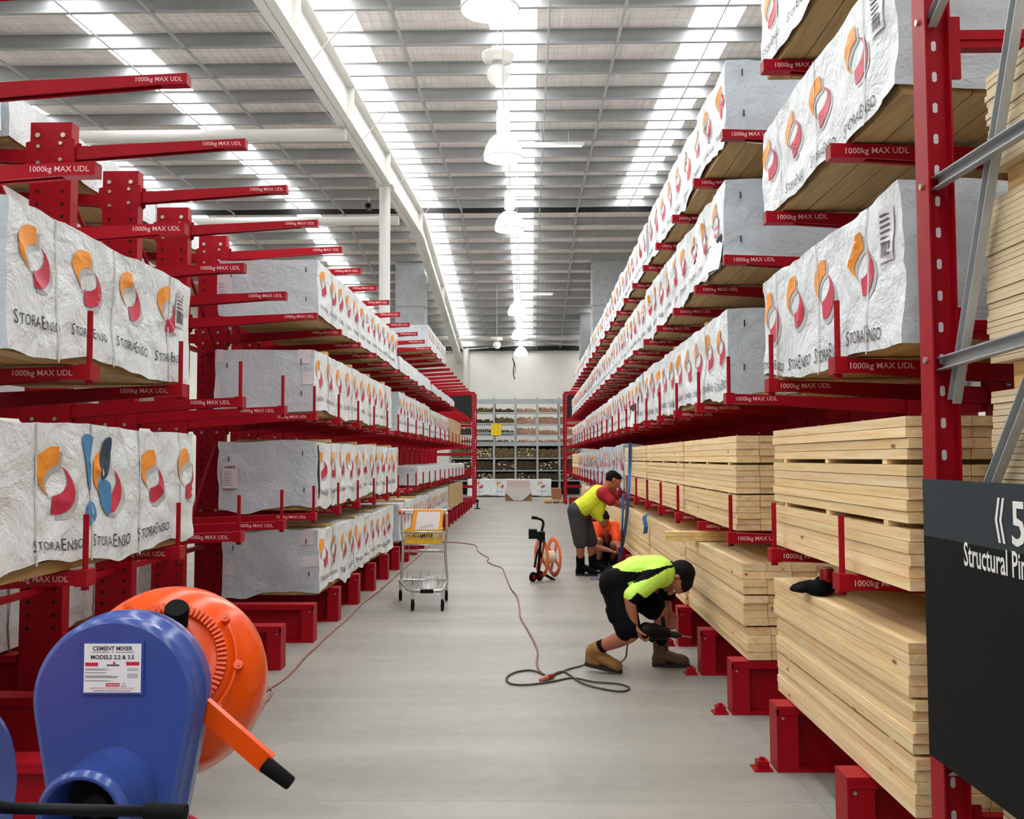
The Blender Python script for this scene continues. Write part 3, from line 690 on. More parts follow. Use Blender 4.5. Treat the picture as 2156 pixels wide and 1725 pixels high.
# right rack
pack('wrapped_timber_pack', 'logo-printed pack on the right top arms, cut off by the photo\'s top edge', -1, FR, 3.33, 5.22, ZA-.02+e, 4.25, 21, .045, off=.35, pitch=.46, strap_w=True)
pack('wrapped_timber_pack', 'grey-ended wrapped pack on the right top arms reaching up towards the rooflight', -1, FR, 6.2, 10.4, ZA-.02+e, 4.27, 22, .05, off=.2, amp=.02, hem=.06, pitch=.47, lsc=1.05)
pack('wrapped_timber_pack', 'wrapped pack with a dark seam on the right top arms, next after the grey-ended one', -1, FR, 10.5, 15.0, ZA-.02+e, 4.26, 23, .08, amp=.02)
pack('wrapped_timber_pack', 'far wrapped pack on the right top arms below the galvanised duct', -1, FR, 15.15, 20.5, ZA-.02+e, 4.22, 24, .11, amp=.02)
pack('wrapped_timber_pack', 'farthest wrapped pack on the right top arms', -1, FR, 20.7, 27.5, ZA-.02+e, 4.15, 25, .13, amp=.02)
pack('wrapped_timber_pack', 'logo-printed pack with white docket on the right upper arms, behind the red post', -1, FR, 3.33, 5.24, ZB+e, 3.43, 26, .04, fdock=3.60, off=.42, pitch=.46, lsc=1.12, strap_w=True, amp=.013)
pack('wrapped_timber_pack', 'grey-ended pack with loose corner on the right upper arms, second along', -1, FR, 6.3, 10.6, ZB+e, 3.48, 27, .05, flaps=((6.42, .55, .30, .10),), amp=.024, hem=.06, off=.3, pitch=.47)
pack('wrapped_timber_pack', 'heavily creased pack on the right upper arms, third along', -1, FR, 10.7, 15.3, ZB+e, 3.46, 28, .08, amp=.026)
pack('wrapped_timber_pack', 'far creased pack on the right upper arms, fourth along', -1, FR, 15.4, 21.2, ZB+e, 3.44, 29, .11, amp=.026)
pack('wrapped_timber_pack', 'farthest pack on the right upper arms, above the end frame', -1, FR, 21.3, 29.5, ZB+e, 3.44, 30, .13, amp=.02)
pack('wrapped_timber_pack', 'logo-printed pack above the stacked pine boards nearest the red post', -1, FR, 3.33, 5.27, ZC+e, 2.585, 31, .04, fdock=3.58, off=.40, pitch=.46, lsc=1.12, strap_w=True, amp=.018, hem=.04)
pack('wrapped_timber_pack', 'grey-ended pack on the right middle arms, second along', -1, FR, 6.28, 10.9, ZC+e, 2.6, 32, .05, off=.22, pitch=.46, amp=.016, bear=.02, lsc=1.08, hem=.05)
pack('wrapped_timber_pack', 'torn-looking pack on the right middle arms, third along', -1, FR, 11.0, 15.9, ZC+e, 2.58, 33, .08, amp=.02, flaps=((11.62, .84, .36, .05),))
pack('wrapped_timber_pack', 'far pack on the right middle arms, fourth along', -1, FR, 16.0, 22.3, ZC+e, 2.57, 34, .11, amp=.02)
pack('wrapped_timber_pack', 'farthest pack on the right middle arms, beside the end frame', -1, FR, 22.5, 29.5, ZC+e, 2.55, 35, .13, amp=.02)
pack('wrapped_timber_pack', 'grey crumpled plastic-wrapped pack on the right low arms behind the vested man', -1, FR, 13.3, 18.0, ZD+e, 1.78, 36, .07, amp=.045, facemat=WRAPG, hem=.06)
pack('wrapped_timber_pack', 'far grey wrapped pack on the right low arms', -1, FR, 18.2, 25.5, ZD+e, 1.74, 37, .12, amp=.03, facemat=WRAPG)
# rear side of the left rack
pack('wrapped_timber_pack', 'plain white wrapped pack on the top arms behind the left rack\'s columns', 1, -3.46, 6.15, 11.2, ZA-.02+e, 4.06, 41, .07, logos=False, straps=3, depth=.95, group='packs on the back of the left rack')
pack('wrapped_timber_pack', 'white wrapped pack at the top left edge behind the first red column', 1, -3.46, 3.4, 6.05, ZA-.02+e, 4.03, 42, .07, logos=False, straps=2, depth=.95, group='packs on the back of the left rack')
pack('wrapped_timber_pack', 'white wrapped pack on the top arms far behind the left rack\'s columns', 1, -3.46, 11.4, 16.5, ZA-.02+e, 4.05, 43, .1, logos=False, straps=3, depth=.95, group='packs on the back of the left rack')
pack('wrapped_timber_pack', 'brown-based wrapped pack on the rear upper arms, glimpsed between red columns', 1, -3.46, 4.0, 9.3, ZB+e, 3.4, 44, .08, logos=False, straps=3, depth=.95, group='packs on the back of the left rack')
pack('wrapped_timber_pack', 'white wrapped pack on the floor behind the blue mixer and red columns', 1, -3.46, 3.6, 5.5, ZF+.006, .93, 45, .06, logos=False, straps=2, depth=.95, amp=.02, group='packs on the back of the left rack', staples=False)
pack('wrapped_timber_pack', 'white wrapped pack on the floor seen through the columns left of the orange drum', 1, -3.46, 5.6, 9.4, ZF+.006, .93, 46, .06, logos=False, straps=3, depth=.95, amp=.02, group='packs on the back of the left rack', staples=False)
for z, nm, i in ((ZC+e, 'middle', 0), (ZD+e, 'low', 1)):  # mostly hidden packs added to keep light out of the rack
    pack('wrapped_timber_pack', 'plain wrapped pack in shadow on the rear %s arms behind the left rack\'s columns' % nm, 1, -3.46, 3.7, 9.3, z, z+.56, 51+i, .1, logos=False, straps=3, depth=.95, group='packs on the back of the left rack')
for z, nm, i in ((ZB+e, 'upper', 0), (ZC+e, 'middle', 1), (ZD+e, 'low', 2)):  # unseen packs added behind the right rack to block light
    for y0_, y1_, w in ((3.5, 8.6, 'nearest'), (9.1, 14.2, 'second'), (14.4, 20.4, 'third')):
        pack('wrapped_timber_pack', 'unseen light-blocking pack added on rear %s arms of the right rack, %s along' % (nm, w), -1, 2.82, y0_, y1_, z, z+.58, 61+i*3+len(w), .14, logos=False, straps=2, depth=.95, group='added light-blocking packs on the back of the right rack')
# ================================================================== STACKED PINE
def boards(mb, x0, x1, y0, y1, z0, z1, rows, cols, rnd, jit=.004):
    """one strapped bundle: outer boards of rows x cols"""
    h = (z1-z0)/rows
    for r in range(rows):
        cuts = [x0+(x1-x0)*c/cols for c in range(cols+1)]
        if cols > 2 and rnd.random() < .3:
            j = rnd.randrange(1, cols); cuts[j] += rnd.uniform(-.02, .02)
        for c in range(cols):
            g = .0016; jy = rnd.uniform(-.008, .008); jx = rnd.uniform(-jit, jit) if c in (0,) else 0
            t = rnd.uniform(.84, 1.04); tone = (t, t*rnd.uniform(.955, 1.0), t*rnd.uniform(.86, 1.0), 1)
            mb.box(cuts[c]+g+jx, cuts[c+1]-g, y0+jy, y1+rnd.uniform(-.012, .012), z0+r*h+.0012, z0+(r+1)*h-.0012)
            mb.tone += [tone]*6
def pine_stack(label, y0, y1, layers, cols, seed, xf=FR, depth=.92, bears=(.12, .5, .88), step=(0, 0, 0)):
    """layers: (z0, z1, rows)"""
    rnd = random.Random(seed); x1 = xf+depth; y0 *= 1.0145; y1 *= 1.0145
    t = thing('pine_board_stack', label, 'timber stack', ((xf+x1)/2, (y0+y1)/2, layers[0][0]), 'stacks of bare pine boards')
    for i, (z0, z1, rows) in enumerate(layers):
        b = MB(); b.tone = []; dx = step[i % len(step)]
        boards(b, xf+dx, x1, y0, y1, z0, z1, rows, cols, rnd); b.build('board_bundle', PINE, t)
        if i+1 < len(layers):
            zb = layers[i+1][0]
            for f in bears:
                q = MB(); q.tone = []; yb = y0+(y1-y0)*f; q.box(xf+dx+.004, x1-.004, yb-.022, yb+.022, z1, zb); q.tone += [(.98, .95, .9, 1)]*6; q.build('bearer', PINE, t)
    return t
D0 = ZD+e; F0 = ZF+.006
pine_stack('three-bundle pine board stack on the right low arms, nearest to the black sign', 3.345, 5.16, [(D0, 1.345, 5), (1.365, 1.575, 5), (1.592, 1.748, 4)], 8, 1)
pine_stack('three-bundle pine board stack on the right low arms, second from the red post', 6.10, 8.15, [(D0, 1.36, 6), (1.368, 1.555, 5), (1.568, 1.745, 4)], 6, 2)
pine_stack('pine board stack on the right low arms, third along, behind the blue strap end', 8.2, 10.75, [(D0, 1.36, 6), (1.368, 1.555, 5), (1.568, 1.745, 4)], 6, 3)
pine_stack('pine board stack on the right low arms crossed by the blue ratchet strap', 10.8, 13.2, [(D0, 1.36, 5), (1.368, 1.555, 5), (1.568, 1.745, 4)], 6, 4)
pine_stack('short pine stack at the far end of the right low arms', 26.0, 29.8, [(D0, 1.45, 3), (1.46, 1.74, 3)], 4, 5)
pine_stack('wide pine board stack on the right floor feet, nearest, with a can on top', 3.37, 5.2, [(F0, .545, 5), (.555, .745, 5), (.753, .945, 5)], 7, 6, step=(.012, .012, 0))
pine_stack('pine board stack on the right floor feet, second along, above the driller\'s feet', 5.95, 8.12, [(F0, .54, 4), (.55, .735, 4), (.743, .935, 4)], 6, 7, step=(.02, 0, 0))
pine_stack('pine board stack on the right floor feet behind the lime-shirted man\'s back', 8.17, 10.55, [(F0, .62, 5), (.63, .925, 5)], 6, 8)
pine_stack('pine board stack on the right floor feet beside the crouching man', 10.6, 13.9, [(F0, .62, 5), (.63, .915, 5)], 6, 9)
pine_stack('pine board stack on the right floor feet behind the vested man', 14.0, 18.3, [(F0, .62, 4), (.63, .91, 4)], 5, 10)
pine_stack('far pine board stack on the right floor feet near the end frame', 18.5, 24.5, [(F0, .62, 3), (.63, .93, 3)], 4, 11)
# two loose boards poking out into the aisle above the second stack
for dz, dx, l in ((0, 0, 'lower of two loose pine boards poking into the aisle under the low arms'), (.038, -.012, 'upper of two loose pine boards poking into the aisle under the low arms')):
    b = MB(); b.tone = []; b.box(1.09+dx, 2.2, 7.62, 7.73, .939+dz, .975+dz); b.tone += [(.92, .82, .66, 1)]*6
    tag(b.build('loose_pine_board', PINE, None, (1.6, 7.68, .94+dz)), l, 'board', 'loose boards')
# plastic sheet draped over the far floor stack
def drape(label, y0, y1, z, drop, seed):
    b = MB(); n, k = 24, 10; o = []
    for i in range(n+1):
        for j in range(k+1):
            y = y0+(y1-y0)*i/n; u = j/k
            x = FR+.5*(1-u*1.9) if u < .55 else FR-.04; zz = z+.012 if u < .53 else z-(u-.53)/.47*drop*(.8+.4*noise.noise(V(y*1.7, seed, 0)))
            q = noise.noise_vector(V(y*3, u*3, seed))*.02; q.z = abs(q.z)+.002; q.x = -abs(q.x) if u > .5 else q.x; o.append(V(x, y, zz)+q)
    b.add(o, [(i*(k+1)+j, (i+1)*(k+1)+j, (i+1)*(k+1)+j+1, i*(k+1)+j+1) for i in range(n) for j in range(k)], 0, True)
    ob = b.build('plastic_sheet', WRAPG, None, (FR, (y0+y1)/2, z)); md = ob.modifiers.new('t', 'SOLIDIFY'); md.thickness = .003
    return tag(ob, label, 'sheet')
drape('grey plastic sheet draped over the far floor stack behind the vested man', 18.6, 22.5, .935, .22, 3)
# ================================================================== NEAR PALLET RACK BAY ON THE RIGHT
PX = 1.31
t = thing('pallet_rack', 'red pallet rack bay with slotted post and galvanised braces at the right edge', 'rack', (2.6, 2.6, 0))
def rack_post(x0, y0, H=4.4):
    b = MB(); w, d, th = .085, .10, .006   # open channel, slotted web facing the camera
    b.box(x0, x0+th, y0, y0+d, 0, H); b.box(x0+w-th, x0+w, y0, y0+d, 0, H); b.box(x0+th, x0+w-th, y0+.034, y0+.040, 0, H)
    z = .12
    while z < H-.1:
        b.add([(x0+w/2-.008+.016*a, y0+.033, z+.034*c) for a, c in ((0, .15), (.3, 0), (.7, 0), (1, .15), (1, .85), (.7, 1), (.3, 1), (0, .85))], [tuple(range(8))], 1); z += .105  # flat pale shapes painted for light seen through the slots
    b.box(x0-.04, x0+w+.04, y0-.03, y0+d+.03, 0, .008)
    return b.build('post', [RED, TAPE], t)
rack_post(PX, 3.10); rack_post(PX, 1.95); rack_post(3.95, 3.10); rack_post(3.95, 1.95)
for z1 in (3.025, 2.05, .45):
    for y in (3.13, 1.99):
        b = MB(); b.box(PX+.085, 3.95, y, y+.045, z1-.06, z1); b.box(PX+.085, 3.95, y-.006, y, z1-.035, z1-.028)
        b.box(PX+.087, PX+.125, y-.012, y-.002, z1-.17, z1+.04); b.build('beam', RED, t)
def brace(a, c):
    """galvanised channel, open towards the aisle"""
    b = MB(); a, c = Vector(a), Vector(c); d = (c-a).normalized(); n = V(1, 0, 0); u = d.cross(n); sec = [(-.021, -.014), (-.017, -.014), (-.017, .010), (.017, .010), (.017, -.014), (.021, -.014), (.021, .014), (-.021, .014)]
    q = [p+u*i+n*j for p in (a, c) for i, j in sec]; k = len(sec)
    b.add(q, [(i, k+i, k+(i+1) % k, (i+1) % k) for i in range(k)]+[tuple(range(k)), tuple(range(k, 2*k))[::-1]])
    b.build('brace', GALV, t)
bx = PX+.035
for y, z in ((3.12, 3.06), (3.12, 2.50), (3.12, 1.92), (3.12, 1.26)):
    b = MB(); b.cyl((PX-.008, y+.03, z), (PX+.09, y+.03, z), .011, 8); b.build('bolt', BOLT, t)
brace((bx, 3.13, 2.505), (bx, 2.0, 2.48)); brace((bx, 3.13, 1.905), (bx, 2.0, 1.94)); brace((bx+.03, 3.10, 1.78), (bx+.03, 2.03, 4.3)); brace((bx+.03, 3.12, 1.22), (bx+.03, 2.0, 2.55)); brace((bx, 3.13, 3.05), (bx, 2.0, 3.6)); brace((bx, 3.13, .6), (bx, 2.0, 1.2))
# stacked sheets in the bay, on bearers
SHEET = mat('pale_sheet_edge', (226, 206, 168), .65, var=(3, .1, (.5, .5, 30)))
def sheet_stack(label, z0, z1, n, seed, ye=2.93):
    rnd = random.Random(seed); t2 = thing('sheet_stack', label, 'board stack', (2.1, 2.4, z0), 'stacked pale sheets in the right bay')
    b = MB(); h = (z1-z0)/n
    for i in range(n):
        jy = rnd.uniform(-.012, .012); jx = rnd.uniform(-.003, .003); b.box(1.415+jx, 2.62+jx, 2.05, ye+jy, z0+i*h+.0015, z0+(i+1)*h-.0005)
    b.build('sheets', SHEET, t2); return t2
def bearers(z0, z1, label):
    for y, q in ((2.12, 'near'), (2.5, 'middle'), (2.82, 'far')):
        b = MB(); b.tone = []; b.box(1.45, 2.58, y-.045, y+.045, z0, z1); b.tone += [(.95, .85, .62, 1)]*6
        tag(b.build('timber_bearer', PINE, None, (2, y, z0)), '%s timber bearer %s' % (q, label), 'bearer', 'timber bearers')
sheet_stack('stack of pale sheets lowest in the right bay, behind the black sign', .14, .88, 38, 1); bearers(.0, .139, 'on the floor under the lowest sheets')
sheet_stack('stack of pale sheets just above the sign, second from the floor', 1.0, 1.80, 42, 2); bearers(.881, .999, 'between the two lowest sheet stacks')
sheet_stack('stack of pale sheets in the right bay, third from the floor', 1.885, 2.385, 27, 3, 2.94); bearers(1.801, 1.884, 'under the third sheet stack')
sheet_stack('topmost stack of pale sheets at the right edge', 2.47, 2.77, 16, 4, 2.91); bearers(2.386, 2.469, 'under the topmost sheets')
# sign panel on the side of the bay
t = thing('aisle_sign', 'black aisle sign reading 5 Structural Pine on the right rack post', 'sign', (1.27, 2.65, .66))
SIGNB = mat('sign_black', (11, 10, 10), .7, spec=.2, bump=(60, .08, .01)); SIGNG = mat('sign_grey', (46, 54, 58), .7, spec=.25); SW = mat('sign_white', (236, 236, 232), .5)
b = MB(); b.box(1.268, 1.28, 2.2, 3.105, .655, 1.35); b.build('panel', SIGNB, t)
b = MB(); b.box(1.268, 1.28, 2.2, 3.105, 1.35, 1.53); b.build('header_band', SIGNG, t)
U = V(0, -1, 0); Zv = V(0, 0, 1)
def on_sign(px, py): p = P(px, py, X=1.2665); return p
b = MB(); o = on_sign(2096, 1142)
hgt = .122
for dx in (0, .024):
    b.flat([(dx, .061), (dx+.018, .122), (dx+.03, .122), (dx+.012, .061), (dx+.03, 0), (dx+.018, 0)], [(0, 3, 2, 1), (0, 5, 4, 3)], o, U, Zv)
b.text('5', .165, on_sign(2131, 1147), U, Zv, 0, 'l', None, .012); b.build('aisle_number', SW, t)
b = MB(); q = text2d('Structural Pine', .098, .012); b.flat([((p[0]-q[2])*.66, p[1]) for p in q[0]], q[1], on_sign(2030, 1190), U, Zv); b.build('sign_text', SW, t)
for z in (.75, 1.3):
    b = MB(); b.box(1.28, PX, 3.03, 3.09, z-.03, z+.03); b.build('bracket', GALV, t)
# ================================================================== CEMENT MIXERS (left foreground)
MBLUE = mat('mixer_blue', (58, 80, 150), .2, var=(40, .06)); MORG = mat('mixer_orange', (228, 78, 6), .22, spec=.3); DARKHOLE = mat('dark_inside', (14, 14, 15), .8)
def cover_outline(c, r, zb, rb, n=28):
    """teardrop: big gear circle above, small pinion circle below"""
    cx, cz = c; d = cz-zb; a = math.asin((r-rb)/d); q = []
    for i in range(n+1): t = -a+(PI+2*a)*i/n; q.append((cx+r*math.cos(t), cz+r*math.sin(t)))
    for i in range(n//2+1): t = PI+a+(PI-2*a)*i/(n//2); q.append((cx+rb*math.cos(t), zb+rb*math.sin(t)))
    return q
def mixer(label, x, y, z, full=True):
    t = thing('cement_mixer', label, 'cement mixer', (x, y+.3, 0), 'cement mixers')
    yb = y+.135; q = cover_outline((x, z), .216, z-.37, .15); qi = cover_outline((x, z), .212, z-.37, .146)
    b = MB(); n = len(q); fl = .012
    def ring(poly, yy): return [(p[0], yy, p[1]) for p in poly]
    rows = [ring(cover_outline((x, z), .200, z-.37, .134), y), ring(qi, y+.005), ring(q, y+.018), ring(q, y+.07), ring(cover_outline((x, z), .222, z-.37, .156), y+.073), ring(cover_outline((x, z), .222, z-.37, .156), y+.088), ring(q, y+.091), ring(q, yb)]
    o = []
    for r in rows: o += r
    b.add(o, [(i*n+j, i*n+(j+1) % n, (i+1)*n+(j+1) % n, (i+1)*n+j) for i in range(len(rows)-1) for j in range(n)], 0, True)
    b.add(rows[0], [tuple(range(n))]); b.add(rows[-1], [tuple(range(n))[::-1]])
    cov = b.build('gear_cover', MBLUE, t)
    # name plate
    p0 = V(x-.0735, y-.006, z+.148-.126)
    b = MB(); b.box(p0.x-.006, p0.x+.156, y-.006, y, p0.z-.006, p0.z+.132); b.build('plate_frame', MBLUE, cov)
    X = V(1, 0, 0); Z = V(0, 0, 1)
    b = MB(); w, h = .150, .126; b.box(p0.x, p0.x+w, y-.0075, y-.006, p0.z, p0.z+h)
    def tx(s, size, u, v, m=1, al='c', bold=0.0): b.text(s, size, V(p0.x+u*w, y-.0079, p0.z+v*h), X, Z, m, al, None, bold)
    def bar(u0, u1, v0, v1, m, d=.0078): b.box(p0.x+u0*w, p0.x+u1*w, y-d, y-.0074, p0.z+v0*h, p0.z+v1*h, m)
    tx('CEMENT MIXER', .0150, .5, .865, 1, 'c', .03); tx('MODELS 2.2 & 3.5', .0150, .5, .685, 1, 'c', .03); tx('o', .009, .5, .81, 1)
    bar(.13, .44, .822, .832, 1); bar(.56, .88, .822, .832, 1)
    bar(.02, .25, .54, .615, 2); bar(.74, .97, .555, .63, 2); bar(.40, .62, .545, .575, 1); bar(.51, .55, .58, .63, 2)
    rnd = random.Random(4)
    for v in (.49, .47, .455, .41, .395, .345, .33, .315, .30, .245, .23): bar(.02, .02+rnd.uniform(.34, .62), v, v+.006, 1)
    for v in (.49, .47, .45, .38, .36, .34, .32, .30): bar(.76, .95, v, v+.006, 1)
    bar(.39, .63, .125, .195, 2); tx('WARNING', .0066, .51, .142, 0)
    b.flat([(.0, 0), (.013, 0), (.0065, .0115)], [(0, 1, 2)], V(p0.x+.66*w, y-.0079, p0.z+.125*h), X, Z, 1); b.flat([(.0018, .001), (.0112, .001), (.0065, .0093)], [(0, 1, 2)], V(p0.x+.66*w, y-.0082, p0.z+.125*h), X, Z, 0)
    tx('NEVER START MACHINE UNDER LOAD', .0066, .5, .072, 2); bar(.17, .84, .03, .042, 1)
    b.build('name_plate', [mat('plate_white', (232, 232, 234), .4), INK, CRIM], cov)
    # motor barrel with its dark open end
    ax = V(-.012, -1, -.02).normalized(); c0 = V(x+.006, y+.01, z-.235)
    b = MB(); b.lathe([(0, .116), (.16, .110), (.165, .114), (.178, .114), (.182, .109), (.19, .107), (.193, .098), (.186, .092), (.05, .09)], c0, ax, 40, 0, cap=False)
    mo = b.build('motor_barrel', MBLUE, t)
    b = MB(); b.cyl(c0+ax*.06, c0+ax*.065, .091, 32); 
    for k in range(5): b.tube([c0+ax*.08+V(.08*math.cos(k*1.26), 0, .08*math.sin(k*1.26)), c0+ax*.085], .006, 6)
    b.cyl(c0+ax*.065, c0+ax*.11, .03, 16); b.build('fan_guard', DARKHOLE, mo)
    # drum
    dc = V(x-.02, y+.47, z-.055); ad = V(.20, -.86, .47).normalized()
    bot = dc+ad*.19
    prof = [(.0, .001), (.0, .10), (-.004, .150), (-.012, .172), (-.03, .205), (-.06, .243), (-.10, .272), (-.15, .286), (-.21, .288), (-.25, .282), (-.262, .283), (-.27, .276), (-.50, .185), (-.56, .17), (-.565, .176), (-.58, .176), (-.58, .16), (-.5, .17), (-.27, .262), (-.1, .255), (-.03, .15), (-.02, .001)]
    b = MB(); b.lathe(prof, bot, ad, 56, cap=False); dr = b.build('drum', MORG, t)
    b = MB(); u = V(0, 0, 1); xx = (u-ad*u.dot(ad)).normalized(); yy = ad.cross(xx)
    def dp(r, a, h): return bot+ad*h+(xx*math.cos(a)+yy*math.sin(a))*r
    b.lathe([(-.012, .150), (.004, .150), (.004, .176), (-.02, .176)], bot, ad, 56, cap=False)
    for k in range(72):
        a = 2*PI*k/72; da = .021
        b.add([dp(r, a+s*da, h) for h in (.004, .014) for r, s in ((.150, -1), (.150, 1), (.177, 1), (.177, -1))], [(4, 5, 6, 7), (0, 1, 5, 4), (1, 2, 6, 5), (2, 3, 7, 6), (3, 0, 4, 7)])
    b.build('ring_gear', MORG, dr)
    b = MB()
    b.tube([dp(.203, -2.5+1.5*i/20, -.012) for i in range(21)], .006, 8); b.build('guard_strip', MORG, dr)
    for a in (-.9, -1.65, -2.3, 2.6, .6):
        b = MB(); b.cyl(dp(.21, a, -.03), dp(.21, a, .002), .014, 12); b.cyl(dp(.21, a, .002), dp(.21, a, .006), .006, 8); b.build('lug', MORG, dr)
    # yoke with black-capped pivot
    pa = dp(.115, .05, .05)+V(.04, 0, 0); pc = dp(.115, .05, .11)+V(.044, 0, .03)
    b = MB(); b.beam(V(x+.02, y+.16, z-.1), pa+V(0, .02, -.02), .05, .018); b.beam(pa+V(-.02, .0, -.10), pa+V(.004, .0, .0), .085, .03); b.build('yoke', MORG, t)
    b = MB(); b.lathe([(-.035, .030), (.045, .035), (.052, .031)], pa, pc-pa, 24); b.build('pivot_cap', RUB, t)
    if full:
        # tilt lever with rubber grip
        a = V(x+.20, y+.10, z-.045); c = P(562, 1612, Y=y+.08); d = P(618, 1655, Y=y+.07)
        b = MB(); b.beam(a, c, .05, .006, 0, (0, -1, 0)); b.beam(a+V(.014, .01, .02), c+V(.014, .01, .02), .006, .026, 0, (0, -1, 0)); le = b.build('tilt_lever', MORG, t)
        b = MB(); b.lathe([(0, .021), (.01, .022), ((d-c).length-.004, .019), ((d-c).length, .016)], c-(d-c).normalized()*.008, d-c, 16); b.build('lever_grip', RUB, le)
    else:
        a = V(x+.13, y-.02, z-.02)
    # stand: legs, axle, wheels
    b = MB()
    for sx in (-.17, .13): b.tube(catmull([V(x+sx*.5, y+.2, z-.25), V(x+sx*.8, y+.14, .45), V(x+sx, y+.05, .03)], 4), .022, 8); b.tube(catmull([V(x+sx*.5, y+.22, z-.25), V(x+sx*.8, y+.3, .42), V(x+sx, y+.55, .16)], 4), .022, 8); b.box(x+sx-.05, x+sx+.05, y+.0, y+.10, 0, .025)
    b.tube([V(x-.26, y+.55, .16), V(x+.22, y+.55, .16)], .016, 8); b.tube([V(x+.02, y+.14, z-.25), V(x+.02, y+.25, z-.2)], .05, 10); b.build('stand', MBLUE, t)
    for sx in (-.28, .24):
        b = MB(); b.lathe([(-.03, .12), (-.03, .15), (-.015, .16), (.015, .16), (.03, .15), (.03, .12)], V(x+sx, y+.55, .16), (1, 0, 0), 28); b.build('wheel', RUB, t)
    return t
mixer('cement mixer with big blue gear cover, name plate and orange drum', -1.095, 2.5, .971)
m2 = mixer('second blue cement mixer cut off at the photo\'s bottom left corner', -1.13, 1.74, .93, full=False)
# this one is turned so that its drum points out of the picture; its lever lies level across the first mixer
m2.rotation_euler.z = 1.5; px = m2.location.copy()
R = Matrix.Rotation(1.5, 3, 'Z'); want = V(-1.085, 1.79, 0); cur = R @ (V(-1.13, 1.74, 0)-V(px.x, px.y, 0)); m2.location = want-cur
b = MB(); a, c, d = P(10, 1702, Y=1.83), P(305, 1709, Y=1.83), P(391, 1713, Y=1.83)
b.tube([a-V(.25, -.12, 0), a, c], .011, 10); iv = m2.matrix_basis.inverted()
g = MB(); g.lathe([(0, .014), (.003, .017), ((d-c).length, .0165)], c, d-c, 16)
for mb_, nm, mt in ((b, 'tilt_lever', BLACK), (g, 'lever_grip', RUB)):
    mb_.v = [iv @ v for v in mb_.v]
    o = bpy.data.objects.new(nm, mb_.mesh(nm, mt)); COL.objects.link(o); o.parent = m2
# ================================================================== TROLLEY, BASKET
t = thing('shopping_trolley', 'chrome flat-deck shopping trolley with red handle end, parked on the left of the aisle', 'trolley', (-1.2, 10.4, 0))
ry = 10.75; fy = 10.07
xl, xr = -1.455, -.945
def ztop(py, yy): return P(900, py, Y=yy).z
b = MB()   # side frames
for x in (xl, xr):
    b.tube(catmull([(x, ry+.05, .22), (x, ry+.03, .3), (x+(.02 if x < -1.2 else -.02), ry, .62), (x, ry, .80), (x, ry, 1.0)], 5), .015, 10)
for z in (.985,): b.tube([(xl, ry, z), (xr, ry, z)], .012, 8)
b.tube([(xl+.02, ry, .56), (xr-.02, ry, .56)], .017, 8); b.build('frame', CHROME, t)
b = MB(); b.cyl((xl-.03, ry, 1.0), (xl+.0, ry, 1.0), .03, 14); b.build('handle_end', mat('red_plastic', (220, 30, 50), .4), t)
b = MB(); b.cyl((xl, ry-.02, 1.02), (xr, ry-.02, 1.02), .014, 10); b.box(xl+.05, xl+.2, ry-.03, ry-.01, .985, 1.03); b.build('handle', mat('trolley_white', (225, 225, 228), .4), t)
b = MB()   # deck: rounded tube rim and wire grid
rim = [(xl, ry+.02, .235), (xl, ry-.1, .235), (-1.30, fy+.05, .215), (-1.24, fy-.02, .212), (-.95, fy-.02, .212), (-.925, fy+.05, .215), (xr, ry-.1, .235), (xr, ry+.02, .235)]
b.tube(rim, .017, 8, closed=True); b.box(-1.16, -1.02, fy-.045, fy-.03, .19, .23, 1); b.build('deck_rim', [CHROME, BLACK], t)
b = MB()
for i in range(17): x = xl+.01+i*.0315; y0 = fy if x > -1.27 else fy+(-1.27-x)*3.4; b.tube([(x, y0, .235), (x, ry, .25)], .003, 5)
for i in range(13): y = fy+.0+i*.055; x0 = -1.28-(y-fy)*.27; b.tube([(max(x0, xl), y, .238), (-.935, y, .238)], .003, 5)
for x in (xl+.06, -1.25, -1.16, xr-.05): b.tube([(x, ry, .25), (x+.015, ry+.0, .36)], .004, 5)
b.tube([(-1.27, fy+.2, .245), (-1.27, fy+.18, .33), (-.99, fy+.18, .33), (-.99, fy+.2, .245)], .006, 6); b.build('wire_deck', CHROME, t)
b = MB()   # wire basket shelf
for z, ins in ((.80, 0), (.66, .02)):
    b.tube([(xl+ins, ry, z), (xl+.06+ins, ry-.35+ins, z), (xr-.02-ins, ry-.35+ins, z), (xr-ins, ry, z)], .007, 6)
for i in range(22): x = xl+.06+i*.0205; b.tube([(x, ry-.345, .80), (x, ry-.33, .66), (x, ry, .655)], .0025, 4)
b.build('wire_basket', CHROME, t)
for x, y in ((-1.245, 10.09), (-.93, 10.09), (-1.47, 10.80), (-.95, 10.78)):
    b = MB(); b.box(x-.018, x+.018, y-.02, y+.03, .10, .20); b.cyl((x, y, .19), (x, y, .225), .022, 12); fk = b.build('caster', CHROME, t)
    b = MB(); b.lathe([(-.014, .03), (-.014, .055), (-.009, .0625), (.009, .0625), (.014, .055), (.014, .03)], V(x, y-.005, .0635), (1, 0, 0), 24); b.build('wheel', RUB, fk)
YEL = mat('yellow_plastic', (226, 178, 24), .35); YELO = mat('orange_yellow', (232, 150, 20), .4)
t = thing('shopping_basket', 'yellow plastic hand basket standing in the top of the trolley', 'basket', (-1.18, 10.57, .665))
b = MB(); x0, x1, y0, y1 = -1.375, -.985, 10.42, 10.70; zb, zt2 = .672, .82
b.box(x0+.02, x1-.02, y0+.02, y1-.02, zb, zb+.006)
